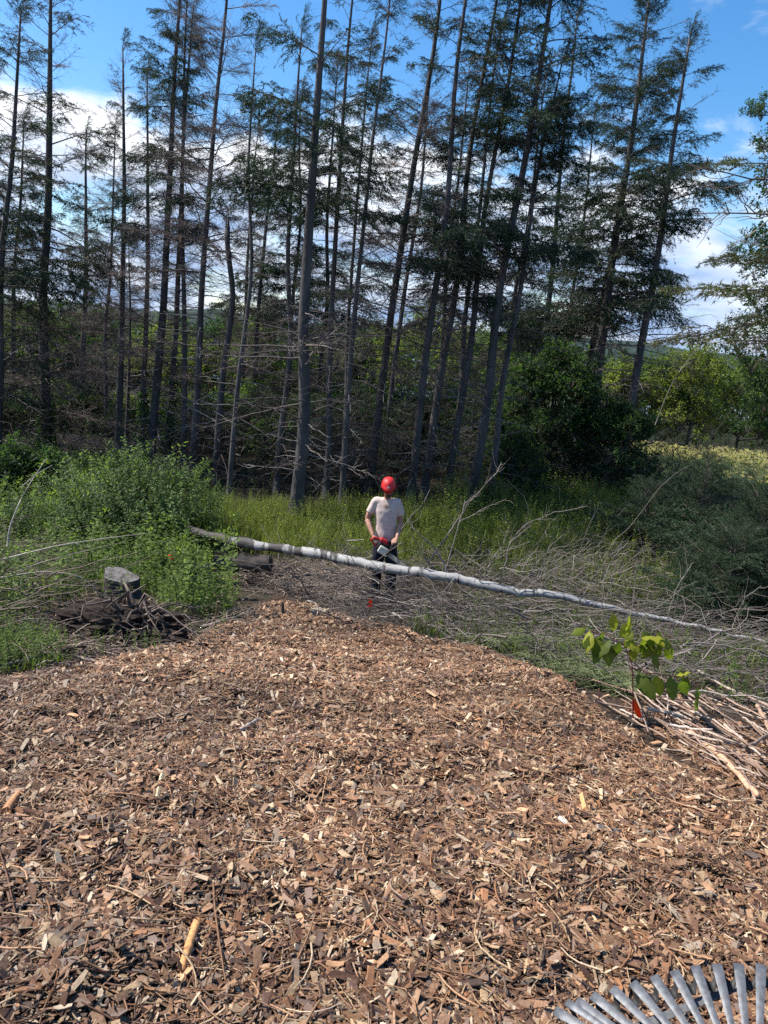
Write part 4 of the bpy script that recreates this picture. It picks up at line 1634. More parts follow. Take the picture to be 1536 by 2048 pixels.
def fallen_birch():
    nodes = [(372, 1058, 11.75, .080), (410, 1070, 11.5, .083), (480, 1085, 11.1, .085), (560, 1100, 10.75, .085), (640, 1107, 10.35, .086), (720, 1126, 10.0, .086), (800, 1140, 9.7, .084), (880, 1152, 9.5, .080), (960, 1166, 9.35, .072), (1040, 1186, 9.2, .064), (1100, 1187, 9.1, .058), (1200, 1211, 8.95, .047), (1320, 1237, 8.8, .036), (1420, 1258, 8.55, .028), (1530, 1283, 8.3, .020), (1640, 1308, 8.05, .012)]
    P = np.array([at(a, b, d) for a, b, d, r in nodes])
    R_ = np.array([n[3] for n in nodes])
    s = np.linspace(0, 1, 76)
    k = np.linspace(0, 1, len(P))
    Q = np.stack([np.interp(s, k, P[:, i]) for i in range(3)], 1)
    for _ in range(6):
        Q[1:-1] = Q[1:-1] * .5 + (Q[:-2] + Q[2:]) * .25
    Q[1:-1] += rng.normal(0, .008, (74, 3))
    Q[:, 2] += .010 * np.sin(s * 31) * sstep(.3, .5, s) * sstep(.95, .75, s)
    r = .82 * np.interp(s, k, R_) * (1 + .05 * rng.normal(0, 1, 76))
    # lumpy rough bark towards the butt
    rough = np.clip(sstep(.36, .10, s) + .35 * np.sin(s * 140) * (s < .33) * (s > .08), 0, 1)
    r = r * (1 + rough * rng.uniform(-.12, .30, 76))
    base = Q[30].copy()
    root = thing('fallen_birch', 'long white fallen birch trunk lying across in front of the man', 'fallen tree', base)
    G = Geo()
    dark = np.clip(rough * 1.0 - .45 * (np.abs(s - .155) < .02), 0, 1) * .28 - .04
    patch = .06 * (np.sin(s * 90) > .75)
    dk = np.clip(dark + patch, -.1, 1)
    G.tubes((Q - base), r, 14, (0, 0, 0), cap=True)
    G.C[-1] = np.repeat(np.stack([dk, dk, dk], 1), 14, axis=0)
    link('trunk', G.mesh('trunk', M['birch'], True), root)
    br = [
        ([(848, 1138), (895, 1070), (917, 1040), (940, 1003), (990, 950), (1003, 925)], 9.55, .016),
        ([(890, 1146), (902, 1105), (920, 1042), (930, 1000)], 9.5, .014),
        ([(917, 1044), (960, 1020), (1010, 1000)], 9.4, .007),
        ([(803, 1058), (825, 1028), (846, 1010), (858, 982)], 9.6, .009),
        ([(900, 1152), (870, 1095), (830, 1060), (818, 1040)], 9.7, .016),
        ([(880, 1152), (845, 1110), (826, 1075)], 9.9, .014),
        ([(960, 1160), (985, 1120), (1009, 1085), (1020, 1050), (1012, 1035)], 9.3, .011),
        ([(1001, 1166), (1014, 1120), (1020, 1081), (1054, 1047), (1110, 1025), (1175, 1012)], 9.25, .012),
        ([(1030, 1176), (1060, 1148), (1095, 1128), (1120, 1100)], 9.15, .009),
        ([(1050, 1180), (1085, 1150), (1150, 1115), (1180, 1080)], 9.1, .008),
        ([(1075, 1182), (1110, 1140), (1160, 1105), (1200, 1090)], 9.3, .007),
        ([(1162, 1198), (1195, 1145), (1220, 1110), (1245, 1085)], 8.95, .008),
        ([(1204, 1208), (1210, 1150), (1225, 1115), (1255, 1085)], 8.9, .008),
        ([(1210, 1208), (1222, 1160), (1262, 1115), (1290, 1100)], 9.0, .006),
        ([(1265, 1222), (1270, 1160), (1275, 1120)], 8.9, .007),
        ([(1335, 1238), (1352, 1180), (1372, 1145), (1388, 1125)], 8.75, .008),
        ([(1385, 1248), (1410, 1235), (1430, 1218)], 8.7, .010),
        ([(1463, 1272), (1472, 1235), (1490, 1195), (1522, 1172)], 8.65, .010),
        ([(1475, 1232), (1492, 1210)], 8.65, .005),
        ([(1240, 1222), (1225, 1232), (1215, 1236)], 8.8, .009),
        ([(1262, 1226), (1245, 1250), (1236, 1270)], 8.6, .009),
        ([(1295, 1232), (1275, 1252), (1262, 1272)], 8.6, .010),
        ([(1238, 1220), (1235, 1250)], 8.7, .006),
        ([(1405, 1262), (1395, 1280)], 8.6, .008),
        ([(770, 1150), (800, 1180), (850, 1210), (890, 1205), (905, 1180)], 9.3, .008),
        ([(905, 1160), (880, 1195), (830, 1222), (790, 1222)], 9.2, .008),
        ([(730, 1135), (715, 1150), (690, 1152), (640, 1165)], 9.7, .008),
    ]
    for k in range(24):
        f = rng.uniform(.48, .97)
        q = Q[int(f * 75)]
        u, v = project(q)
        L_ = rng.uniform(35, 130) * (1.15 - f * .5)
        a = rng.normal(1.05, .45)
        dn = -1 if rng.random() < .22 else 1
        L_ = L_ * (.45 if dn < 0 else 1)
        bx, by = math.cos(a) * L_, -math.sin(a) * L_ * dn
        br.append(([(u, v), (u + bx * .35, v + by * .42), (u + bx * .7, v + by * .78), (u + bx, v + by)], q[1] + rng.normal(0, .12), rng.uniform(.004, .008)))
    for pts, D, r0 in br:
        m = len(pts)
        B = np.array([at(px, py, D + .25 * i / m * rng.uniform(-.6, 1)) for i, (px, py) in enumerate(pts)])
        n = 4 * (m - 1) + 1
        ss = np.linspace(0, 1, n)
        kk = np.linspace(0, 1, m)
        C_ = np.stack([np.interp(ss, kk, B[:, i]) for i in range(3)], 1)
        C_[1:-1] = C_[1:-1] * .5 + (C_[:-2] + C_[2:]) * .25
        C_[1:-1] += rng.normal(0, .006, (n - 2, 3))
        j = np.argmin(np.linalg.norm(Q - C_[0], axis=1))
        if np.linalg.norm(Q[j] - C_[0]) < .4:
            C_ = np.concatenate([Q[j][None], C_])
        G = Geo()
        n = len(C_)
        G.tubes(C_ - base, np.linspace(r0, r0 * .35, n) * .85, 5, (.21, .18, .155))
        L_ = np.linalg.norm(C_[-1] - C_[0])
        q = max(2, int(L_ / .10))
        tw = twigs_on(C_ - base, rng.uniform(.3, .98, q), rng.choice([-1., 1.], q), rng.uniform(.4, 1.0, q), rng.uniform(.08, .28, q), rng.uniform(-.8, .3, q), 4, .08)
        G.tubes(tw, np.array([.0035, .003, .0022, .0014]), 3, (.17, .145, .125))
        link('branch', G.mesh('branch', M['stick']), root)


fallen_birch()


def log_thing(name, label, a, b, Da, Db, ra, rb, mat, endmat, cat='log'):
    A, B_ = at(*a, Da), at(*b, Db)
    root = thing(name, label, cat, A)
    s = np.linspace(0, 1, 16)
    P = (B_ - A)[None] * s[:, None] + rng.normal(0, .008, (16, 3))
    G = Geo()
    G.tubes(P, np.linspace(ra, rb, 16) * rng.uniform(.95, 1.06, 16), 16, (1, 1, 1), cap=False)
    link('bark', G.mesh('bark', mat, True), root)
    G = Geo()
    for e, rr in ((0, ra), (15, rb)):
        t = norm(P[-1] - P[0]) * (-1 if e == 0 else 1)
        G.tubes(np.array([P[e] - t * .03, P[e] + t * .006]), np.array([rr * .97, rr * .97]), 16, (1, 1, 1), cap=True)
    link('sawn_end', G.mesh('sawn_end', endmat), root)
    return root


log_thing('log', 'short dark log lying on the ground under the birch butt', (432, 1128), (540, 1128), 10.6, 10.5, .125, .12, M['log'], M['log'])
log_thing('log', 'grey bent root log in front of the root ball at left', (50, 1245), (130, 1262), 6.35, 6.25, .05, .055, M['stumpside'], M['stumptop'])
log_thing('log', 'pale lower piece of root log touching the mulch edge', (128, 1262), (215, 1298), 6.2, 5.95, .055, .045, M['stumptop'], M['stumptop'])


log_thing('log', 'dark half-buried log behind the root ball near the left edge', (0, 1212), (140, 1196), 7.6, 7.9, .07, .06, M['log'], M['log'])
log_thing('log', 'thin dark log lying across the brush above the grey bent root log', (20, 1235), (175, 1222), 6.9, 7.0, .04, .035, M['stumpside'], M['stumpside'])


def stump():
    c = at(240, 1172, 8.3)
    root = thing('stump', 'sawn grey tree stump among the weeds at left', 'stump', (c[0], c[1], hs(c[0], c[1]) - .05))
    n = 20
    a = np.arange(n) * 2 * PI / n
    lob = 1 + .10 * np.sin(a * 3 + 1) + .06 * np.sin(a * 5)
    z0 = root.location.z
    ht = at(240, 1150, 8.3)[2] - z0
    G = Geo()
    rings = []
    for z, f in ((0, 1.35), (.1, 1.12), (ht * .6, 1.0), (ht, .98)):
        rings.append(np.stack([.20 * f * lob * np.cos(a), .18 * f * lob * np.sin(a), np.full(n, z) + .10 * (z / ht) * -np.cos(a + .4) * .5], 1))
    V = np.concatenate(rings)
    idx = np.arange(4 * n).reshape(4, n)
    q = np.stack([idx[:-1], np.roll(idx[:-1], -1, 1), np.roll(idx[1:], -1, 1), idx[1:]], -1).reshape(-1, 4)
    G.add(V, q)
    link('bark', G.mesh('bark', M['stumpside'], True), root)
    G = Geo()
    top = rings[-1] + [0, 0, .004]
    V = np.concatenate([top, top.mean(0)[None], top - [0, 0, .03]])
    G.add(V, [np.stack([np.arange(n), (np.arange(n) + 1) % n, np.full(n, n)], 1)])
    link('sawn_top', G.mesh('sawn_top', M['stumptop']), root)


stump()


def root_ball():
    c = at(258, 1282, 6.0)
    zg = hs(c[0], c[1])
    root = thing('root_ball', 'upturned dark root ball full of soil at the left mulch edge', 'root ball', (c[0], c[1], zg))
    bm = bmesh.new()
    bmesh.ops.create_icosphere(bm, subdivisions=5, radius=1)
    for v in bm.verts:
        p = v.co.copy()
        d = 1 + .5 * float(vnoise(p.x * 2.2 + 5, p.z * 2.2 + p.y * 1.7, 71)) * .8 + .45 * float(vnoise(p.x * 6 + 2, p.z * 6 + p.y * 5, 72)) + .25 * float(vnoise(p.x * 15, p.z * 15 + p.y * 13, 73))
        v.co = Vector((p.x * .66 * d - .12, p.y * .32 * d, p.z * .20 * d + .06))
    me = bpy.data.meshes.new('soil_clump')
    bm.to_mesh(me)
    bm.free()
    me.materials.append(M['soil'])
    link('soil_clump', me, root)
    for k in range(80):
        a = rng.uniform(0, 2 * PI)
        e = rng.uniform(-.1, 1.2)
        d = np.array([math.cos(a) * math.cos(e), math.sin(a) * math.cos(e) * .7, math.sin(e) * .6])
        s = np.linspace(0, 1, 6)[:, None]
        L_ = rng.uniform(.35, .85)
        P = d * .18 + d * L_ * .75 * s + np.cumsum(rng.normal(0, .06, (6, 3)), 0) + np.array([0, 0, .1]) - np.array([0, 0, .25]) * s ** 2
        G = Geo()
        G.tubes(P, np.linspace(rng.uniform(.006, .022), .003, 6), 5, np.array([.11, .083, .066]) * rng.uniform(.4, 1.7))
        link('root', G.mesh('root', M['stick']), root)


root_ball()

# loose sticks with their own look
stick('stick', 'thick orange-brown peeled stick lying in the near mulch, left of centre', [(394, 1858), (378, 1905), (360, 1962)], .0135, (.50, .25, .10), taper=.85)
stick('splinter', 'straight pale wood splinter lying upright in view, left mid mulch', [(325, 1551), (319, 1578), (313, 1605)], .008, (.62, .48, .30), 'splinter', sides=4, taper=1.0)
stick('splinter', 'pale splinter at the bottom edge below the orange-brown stick', [(408, 1983), (380, 2015), (350, 2047)], .005, (.60, .45, .29), 'splinter', sides=4)
stick('splinter', 'short pale split block standing out in the centre of the near mulch', [(792, 1770), (787, 1793), (782, 1816)], .011, (.55, .37, .20), 'splinter', sides=4, taper=1)
stick('twig', 'long curved thin twig left of centre in the near mulch', [(385, 1768), (440, 1775), (478, 1800)], .003, (.38, .28, .2), 'twig', taper=.4)
stick('stick', 'pale broken stick right of the long curved twig', [(450, 1782), (500, 1786), (545, 1790)], .006, (.40, .29, .2))
stick('twig', 'long arching twig running in from the left edge of the mulch', [(0, 1815), (90, 1822), (180, 1806), (292, 1768)], .003, (.30, .22, .16), 'twig')
stick('stick', 'grey broken stick end sticking out of the mid mulch', [(478, 1470), (498, 1458), (516, 1446)], .013, (.34, .29, .25))
stick('stick', 'bent brown stick in the middle of the mulch', [(772, 1638), (800, 1612), (832, 1592), (852, 1567)], .006, (.30, .19, .12))
stick('splinter', 'orange-tan wood block lying flat right of the centre', [(1163, 1600), (1166, 1615), (1170, 1630)], .014, (.52, .28, .12), 'splinter', sides=4, taper=1)
stick('bark_piece', 'orange bark chunk at the left edge of the mulch', [(12, 1638), (28, 1612), (42, 1598)], .018, (.38, .19, .09), 'bark', sides=5, taper=.7)
stick('bark_piece', 'grey flat bark flake in the mulch right of the white flake', [(1192, 1664), (1215, 1669), (1240, 1672)], .012, (.30, .26, .22), 'bark', sides=4)
stick('bark_piece', 'white birch bark flake right of the picture centre', [(1118, 1645), (1126, 1652), (1134, 1658)], .010, (.72, .68, .62), 'bark', sides=4, taper=1)
stick('stick', 'flat brown strip of wood by the mulch crest', [(495, 1532), (540, 1530), (585, 1526)], .008, (.40, .27, .17), sides=4)
stick('stick', 'pale stick among the twigs left of the mulch middle', [(383, 1518), (390, 1500), (396, 1484)], .006, (.45, .36, .28))
stick('branch', 'grey dead branch lying along the crest edge left of the stub', [(400, 1262), (440, 1250), (480, 1238), (508, 1228)], .020, (.24, .19, .155), 'branch')
stick('stick', 'brown square-cut board end on the left mulch border', [(112, 1312), (128, 1306), (148, 1298)], .022, (.34, .19, .11), sides=4, taper=1)
stick('branch', 'grey mossy branch along the left border of the mulch', [(5, 1340), (50, 1328), (100, 1312)], .018, (.15, .13, .11), 'branch')
stick('branch', 'dead branch lying across the brush left of the boots', [(600, 1200), (640, 1190), (690, 1180), (720, 1160)], .010, (.26, .21, .18), 'branch')
stick('branch', 'long thin pale branch leaning over the weeds from the left edge', [(-10, 1123), (110, 1092), (200, 1078), (300, 1066)], .010, (.42, .35, .26), 'branch', D=[6.6, 7.2, 7.8, 8.4], taper=.3)
stick('branch', 'second thin branch over the weeds just below the long pale one', [(-10, 1160), (80, 1125), (170, 1102), (240, 1085)], .007, (.36, .29, .22), 'branch', D=[6.6, 7.1, 7.6, 8.1], taper=.3)
stick('branch', 'thin arching branch ending on top of the root ball', [(-5, 1157), (80, 1142), (165, 1150), (215, 1208)], .007, (.34, .28, .23), 'branch', D=[6.3, 6.5, 6.6, 6.6], taper=.5)
stick('branch', 'bare forked branch standing up from the left edge brush', [(15, 1092), (20, 1050), (45, 990), (92, 918)], .010, (.36, .31, .26), 'branch', D=[7.5, 7.5, 7.6, 7.7], taper=.35)
stick('branch', 'side fork of the bare branch standing in the left edge brush', [(42, 975), (70, 950), (105, 930)], .006, (.36, .31, .26), 'branch', D=[7.6, 7.6, 7.7], taper=.4)
stick('branch', 'slanting bare dead sapling in front of the right-hand alders', [(1310, 850), (1345, 760), (1400, 690), (1448, 655)], .010, (.15, .13, .11), 'branch', D=[15, 15, 15, 15], taper=.3)
stick('stake', 'reddish wooden stake standing at the upper right mulch edge', [(1148, 1398), (1150, 1362)], .011, (.19, .075, .05), 'stake', D=[5.15, 5.15], taper=1, sides=4)
stick('stake', 'thin dark reddish stake left of the flagged sapling', [(1045, 1462), (1046, 1412)], .006, (.15, .065, .05), 'stake', D=[4.45, 4.45], taper=1, sides=4)
stick('stake', 'short thin stake between the reddish stake and the flagged sapling', [(1198, 1408), (1198, 1378)], .006, (.16, .08, .06), 'stake', D=[4.98, 4.98], taper=1, sides=4)
stick('stub', 'small dark cut stub standing on the mulch crest', [(565, 1228), (566, 1212), (564, 1204)], .022, (.06, .045, .038), 'stub', D=[7.75, 7.75, 7.75], taper=.6)
stick('root_piece', 'pale rounded cut root lump on the crest beside the stub', [(618, 1232), (635, 1226), (655, 1230)], .055, (.42, .34, .24), 'root', taper=.7, lift=-.03)
stick('branch', 'curled root hooking over the pale lump', [(612, 1202), (630, 1205), (637, 1218), (634, 1232)], .012, (.36, .29, .22), 'branch', D=[7.7, 7.7, 7.65, 7.6])
stick('log', 'sandy pale sawn piece lying far behind the birch at right', [(1160, 1138), (1190, 1140), (1225, 1140)], .06, (.52, .40, .30), 'log', lift=.0)


def stick_pile():
    lab = [
        ('longest pale pole along the upper side of the stick pile', [(1395, 1358), (1450, 1395), (1540, 1432)], .017, (.52, .42, .34)),
        ('thick orange-brown pole running down through the stick pile', [(1375, 1480), (1440, 1530), (1490, 1590), (1510, 1612)], .019, (.48, .29, .18)),
        ('long thin stick pointing at the orange flag', [(1275, 1392), (1370, 1440), (1480, 1500)], .009, (.45, .33, .25)),
        ('pale stick lying flat right of the flag', [(1290, 1442), (1330, 1448), (1362, 1458)], .013, (.50, .38, .28)),
        ('pale peeled stick in the middle of the pile', [(1330, 1475), (1380, 1482), (1420, 1484)], .010, (.60, .48, .38)),
        ('dark stick crossing the pile at the right edge', [(1480, 1525), (1510, 1508), (1540, 1490)], .012, (.20, .14, .11)),
        ('long stick running from the pile far down into the mulch', [(1185, 1405), (1260, 1455), (1330, 1495)], .008, (.36, .25, .18)),
        ('reddish stick at the right edge of the pile', [(1512, 1425), (1530, 1460), (1540, 1490)], .016, (.46, .30, .21)),
        ('thin upright twig in front of the hanging leaves', [(1336, 1380), (1334, 1425), (1330, 1450)], .006, (.52, .42, .33)),
        ('thin stick along the mulch edge under the cut grass', [(1085, 1360), (1160, 1372), (1255, 1392)], .006, (.2, .12, .09)),
    ]
    for l, pts, r, c in lab:
        stick('stick', l, pts, r, c, group='sticks piled at the right', lift=.03 + .05 * rng.random(), wig=.004)
    for k in range(105):
        u = rng.random()
        px = 1225 + 330 * rng.random() ** .7
        lo = 1360 + (px - 1225) * .12
        hi = 1400 + (px - 1225) * .62
        py = rng.uniform(lo + 20, hi + 20)
        a = rng.normal(.52, .28)
        L_ = rng.uniform(50, 170)
        dx, dy = math.cos(a) * L_ / 2, math.sin(a) * L_ / 2
        c = np.array([(.29, .20, .15), (.22, .14, .098), (.36, .28, .22), (.17, .11, .08)][rng.integers(0, 4)])
        stick('stick', 'thin brown cut stick lying loose in the pile at right', [(px - dx, py - dy), (px + rng.normal(0, 4), py + rng.normal(0, 4)), (px + dx, py + dy)], rng.uniform(.004, .010), c, group='loose sticks in the right-hand pile', lift=rng.uniform(.0, .09), wig=.003, sides=5)


stick_pile()


def loose_chips():
    protos = []
    for i in range(14):
        G = Geo()
        n = 1
        ln = rng.uniform(.032, .062)
        wd = ln * rng.uniform(.16, .48)
        L_, W_, T_ = ln / 2, wd / 2, rng.uniform(.002, .0045)
        xs = np.linspace(-1, 1, 4)
        prof = np.array([rng.uniform(.4, 1), rng.uniform(.85, 1.1), rng.uniform(.8, 1.1), rng.uniform(.2, .9)])
        bend = rng.uniform(-.15, .25)
        V = []
        for x, p in zip(xs, prof):
            zc = bend * L_ * x * x
            o = rng.uniform(-.15, .15) * W_
            V += [(x * L_, -W_ * p + o, zc), (x * L_, W_ * p + o, zc), (x * L_, W_ * p * .9 + o, zc + T_), (x * L_, -W_ * p * .9 + o, zc + T_)]
        idx = np.arange(16).reshape(4, 4)
        q = np.stack([idx[:-1], np.roll(idx[:-1], -1, 1), np.roll(idx[1:], -1, 1), idx[1:]], -1).reshape(-1, 4)
        q = np.concatenate([q, idx[:1, ::-1], idx[-1:]])
        G.add(np.array(V), q, chip_colors(1)[0] * 1.15)
        protos.append(G.mesh('wood_chip', M['chip_obj'], False))
    k = 0
    while k < 270:
        y = 1.25 + 2.4 * rng.random() ** 1.4
        x = rng.uniform(-1, 1) * (y * .56)
        if float(mulch_mask(np.array([x]), np.array([y]))[0]) < .9:
            continue
        o = link('wood_chip', protos[k % 14])
        o.location = (x, y, hs(x, y) + rng.uniform(.016, .026))
        o.rotation_euler = (rng.normal(0, .3), rng.normal(0, .3), rng.uniform(0, 6.28))
        o.scale = [rng.uniform(.8, 1.25)] * 3
        tag(o, 'larger loose wood chip lying on top of the near mulch', 'wood chip', 'larger chips on the near mulch')
        k += 1


loose_chips()

# ------------------------------------------------------------------ flags, sapling, bag, rake


def flag(label, foot, tip, D, poly, tilt=.0):
    B, T = at(*foot, D), at(*tip, D)
    B[2] = min(B[2], hs(B[0], B[1]) - .03)
    root = thing('marker_flag', label, 'flag', B)
    G = Geo()
    G.tubes(np.array([B - B, (T - B) * .5 + [.003, 0, 0], T - B]), np.array([.0022] * 3), 5, (1, 1, 1), cap=True)
    link('wire', G.mesh('wire', M['wire']), root)
    P = np.array([at(*q, D) for q in poly]) - B
    n = len(P)
    P[:, 1] += np.linspace(-.004, .012, n)
    G = Geo()
    th = np.array([0, .0012, 0])
    V = np.concatenate([P, P + th])
    tri = []
    for i in range(1, n - 1):
        tri += [[0, i, i + 1], [n, n + i + 1, n + i]]
    G.add(V, [np.array(tri), np.array([[i, (i + 1) % n, n + (i + 1) % n, n + i] for i in range(n)])])
    link('vinyl_flag', G.mesh('vinyl_flag', M['orange'], False), root)


flag('orange marker flag on a wire under the sapling at right', (1267, 1440), (1264, 1330), 4.55, [(1264, 1395), (1270, 1399), (1278, 1412), (1284, 1432), (1281, 1441), (1272, 1428), (1265, 1415)])
flag('small orange marker flag in the brush in front of the man', (737, 1228), (741, 1192), 8.05, [(734, 1214), (738, 1206), (740, 1196), (743, 1200), (745, 1211), (741, 1215)])


def big_leaf(col, L_=.11):
    G = Geo()
    n = 7
    s = np.linspace(0, 1, n)
    w = .27 * L_ * np.array([.05, .62, .95, 1, .85, .5, .02])
    V = []
    for i in range(n):
        zc = -.30 * L_ * s[i] ** 2
        V += [(s[i] * L_, -w[i], zc - .18 * w[i] + .006 * math.sin(i * 2.6)), (s[i] * L_, 0, zc + .10 * w[i]), (s[i] * L_, w[i], zc - .18 * w[i] - .006 * math.sin(i * 2.2))]
    idx = np.arange(3 * n).reshape(n, 3)
    q = np.concatenate([np.stack([idx[:-1, k], idx[:-1, k + 1], idx[1:, k + 1], idx[1:, k]], -1) for k in (0, 1)])
    c = np.tile(np.array(col), (3 * n, 1))
    c[1::3] *= 1.25
    G.add(np.array(V), q, c)
    return G.mesh('leaf', M['leaf'], True)


def sapling():
    D = 4.5
    B = at(1270, 1425, D)
    B[2] = hs(B[0], B[1]) - .02
    root = thing('sapling', 'young sapling with large green leaves on red stems beside the orange flag', 'sapling', B)
    stems = [
        ([(1270, 1430), (1266, 1380), (1264, 1330), (1250, 1290), (1210, 1268), (1178, 1262)], .005),
        ([(1258, 1305), (1290, 1282), (1320, 1270), (1345, 1275)], .0035),
        ([(1262, 1320), (1290, 1345), (1330, 1350), (1380, 1358), (1408, 1375)], .0035),
    ]
    for pts, r in stems:
        P = np.array([at(px, py, D) for px, py in pts]) - B
        P[0] = P[0] if r < .005 else (0, 0, 0)
        G = Geo()
        G.tubes(P, np.linspace(r, r * .4, len(P)), 5, (.20, .05, .035))
        link('stem', G.mesh('stem', M['stem'], True), root)
    lv = [(1172, 1258, 200, .08, 1), (1180, 1262, 250, .11, 1), (1205, 1262, 280, .12, 0), (1200, 1272, 255, .12, 0), (1215, 1280, 270, .13, 0), (1235, 1285, 275, .13, 0), (1240, 1275, 60, .10, 1), (1228, 1262, 100, .09, 1), (1252, 1262, 70, .10, 1), (1250, 1280, 330, .09, 1), (1265, 1292, 280, .08, 1), (1285, 1292, 275, .11, 0), (1300, 1290, 300, .12, 0), (1275, 1275, 20, .12, 1), (1320, 1280, 290, .12, 0), (1325, 1278, 320, .11, 0), (1300, 1278, 0, .10, 1), (1335, 1290, 290, .10, 0), (1275, 1345, 300, .15, 0), (1312, 1350, 285, .11, 1), (1340, 1352, 280, .12, 0), (1365, 1355, 290, .13, 0), (1395, 1372, 280, .13, 0), (1352, 1352, 40, .07, 1), (1222, 1280, 230, .10, 0)]
    for k in range(11):
        lv.append((rng.uniform(1190, 1335), rng.uniform(1262, 1300), rng.uniform(230, 320), rng.uniform(.09, .125), 0))
    G_ = [big_leaf((.13, .16, .022)), big_leaf((.095, .13, .02)), big_leaf((.25, .26, .03))]
    for px, py, ang, L_, br in lv:
        p = at(px, py, D + rng.normal(0, .05)) - B
        a = math.radians(ang)
        d = Vector((math.cos(a), rng.normal(-.35, .4), math.sin(a) + .15)).normalized()
        x = d
        up = Vector((rng.normal(0, .35), -.45 + rng.normal(0, .3), .8))
        yv = up.cross(x).normalized()
        zv = x.cross(yv)
        mw = Matrix(((x.x, yv.x, zv.x, p[0]), (x.y, yv.y, zv.y, p[1]), (x.z, yv.z, zv.z, p[2]), (0, 0, 0, 1))) @ Matrix.Scale(L_ / .11 * 1.3, 4)
        link('leaf', G_[2] if br and rng.random() < .75 else G_[rng.integers(0, 2)], root, mw)


sapling()


def box_mesh(name, size, bev, mat, taper=(1, 1), seg=3):
    bm = bmesh.new()
    bmesh.ops.create_cube(bm, size=1)
    for v in bm.verts:
        f = taper if v.co.z > 0 else (1, 1)
        v.co = Vector((v.co.x * size[0] * f[0], v.co.y * size[1] * f[1], v.co.z * size[2]))
    bmesh.ops.bevel(bm, geom=bm.edges[:], offset=bev, segments=seg, affect='EDGES', profile=.5)
    me = bpy.data.meshes.new(name)
    bm.to_mesh(me)
    bm.free()
    for p in me.polygons:
        p.use_smooth = True
    me.materials.append(mat)
    return me


def bag():
    c = at(398, 1130, 9.9)
    zg = hs(c[0], c[1])
    root = thing('tool_bag', 'dark blue bag with a red strap leaning on the end of the dark log', 'bag', (c[0], c[1], zg), .2)
    me = box_mesh('bag_body', (.42, .24, .34), .07, M['blue'], (.75, .7), 4)
    bm = bmesh.new()
    bm.from_mesh(me)
    bmesh.ops.subdivide_edges(bm, edges=bm.edges[:], cuts=2, use_grid_fill=True)
    for v in bm.verts:
        v.co += Vector((vnoise(v.co.x * 9, v.co.z * 9 + v.co.y * 7, 81), vnoise(v.co.z * 9, v.co.x * 9, 82), vnoise(v.co.y * 9, v.co.x * 9, 83))) * .05
    bm.to_mesh(me)
    bm.free()
    link('bag_body', me, root, Matrix.Translation((0, 0, .16)) @ Matrix.Rotation(.12, 4, 'Y'))
    G = Geo()
    t = np.linspace(0, 1, 9)
    P = np.stack([.20 + .05 * np.sin(t * PI), np.full(9, -.08), .34 - .30 * t], 1)
    G.tubes(P, np.full(9, .012), 6, (1, 1, 1), cap=True)
    link('strap', G.mesh('strap', M['sawred']), root)
    G = Geo()
    P = np.stack([-.10 + .2 * t, np.full(9, 0), .33 + .07 * np.sin(t * PI)], 1)
    G.tubes(P, np.full(9, .013), 6, (1, 1, 1))
    link('carry_handle', G.mesh('carry_handle', M['black']), root)
    me = box_mesh('top_flap', (.30, .20, .05), .02, M['black'])
    link('top_flap', me, root, Matrix.Translation((.02, 0, .33)) @ Matrix.Rotation(.12, 4, 'Y'))
    c = at(346, 1118, 9.6)
    zg = hs(c[0], c[1])
    root = thing('felling_wedge', 'small orange and red plastic bit standing in the weeds left of the blue bag', 'wedge', (c[0], c[1], zg))
    zt = c[2] - zg
    link('wedge_body', box_mesh('wedge_body', (.04, .03, .13), .008, M['orange'], (1.2, 1.4)), root, Matrix.Translation((-.02, 0, zt)) @ Matrix.Rotation(-.5, 4, 'Y'))
    link('wedge_foot', box_mesh('wedge_foot', (.05, .04, zt), .008, M['sawred'], (.8, .9)), root, Matrix.Translation((0.01, 0, zt / 2 - .02)))


bag()


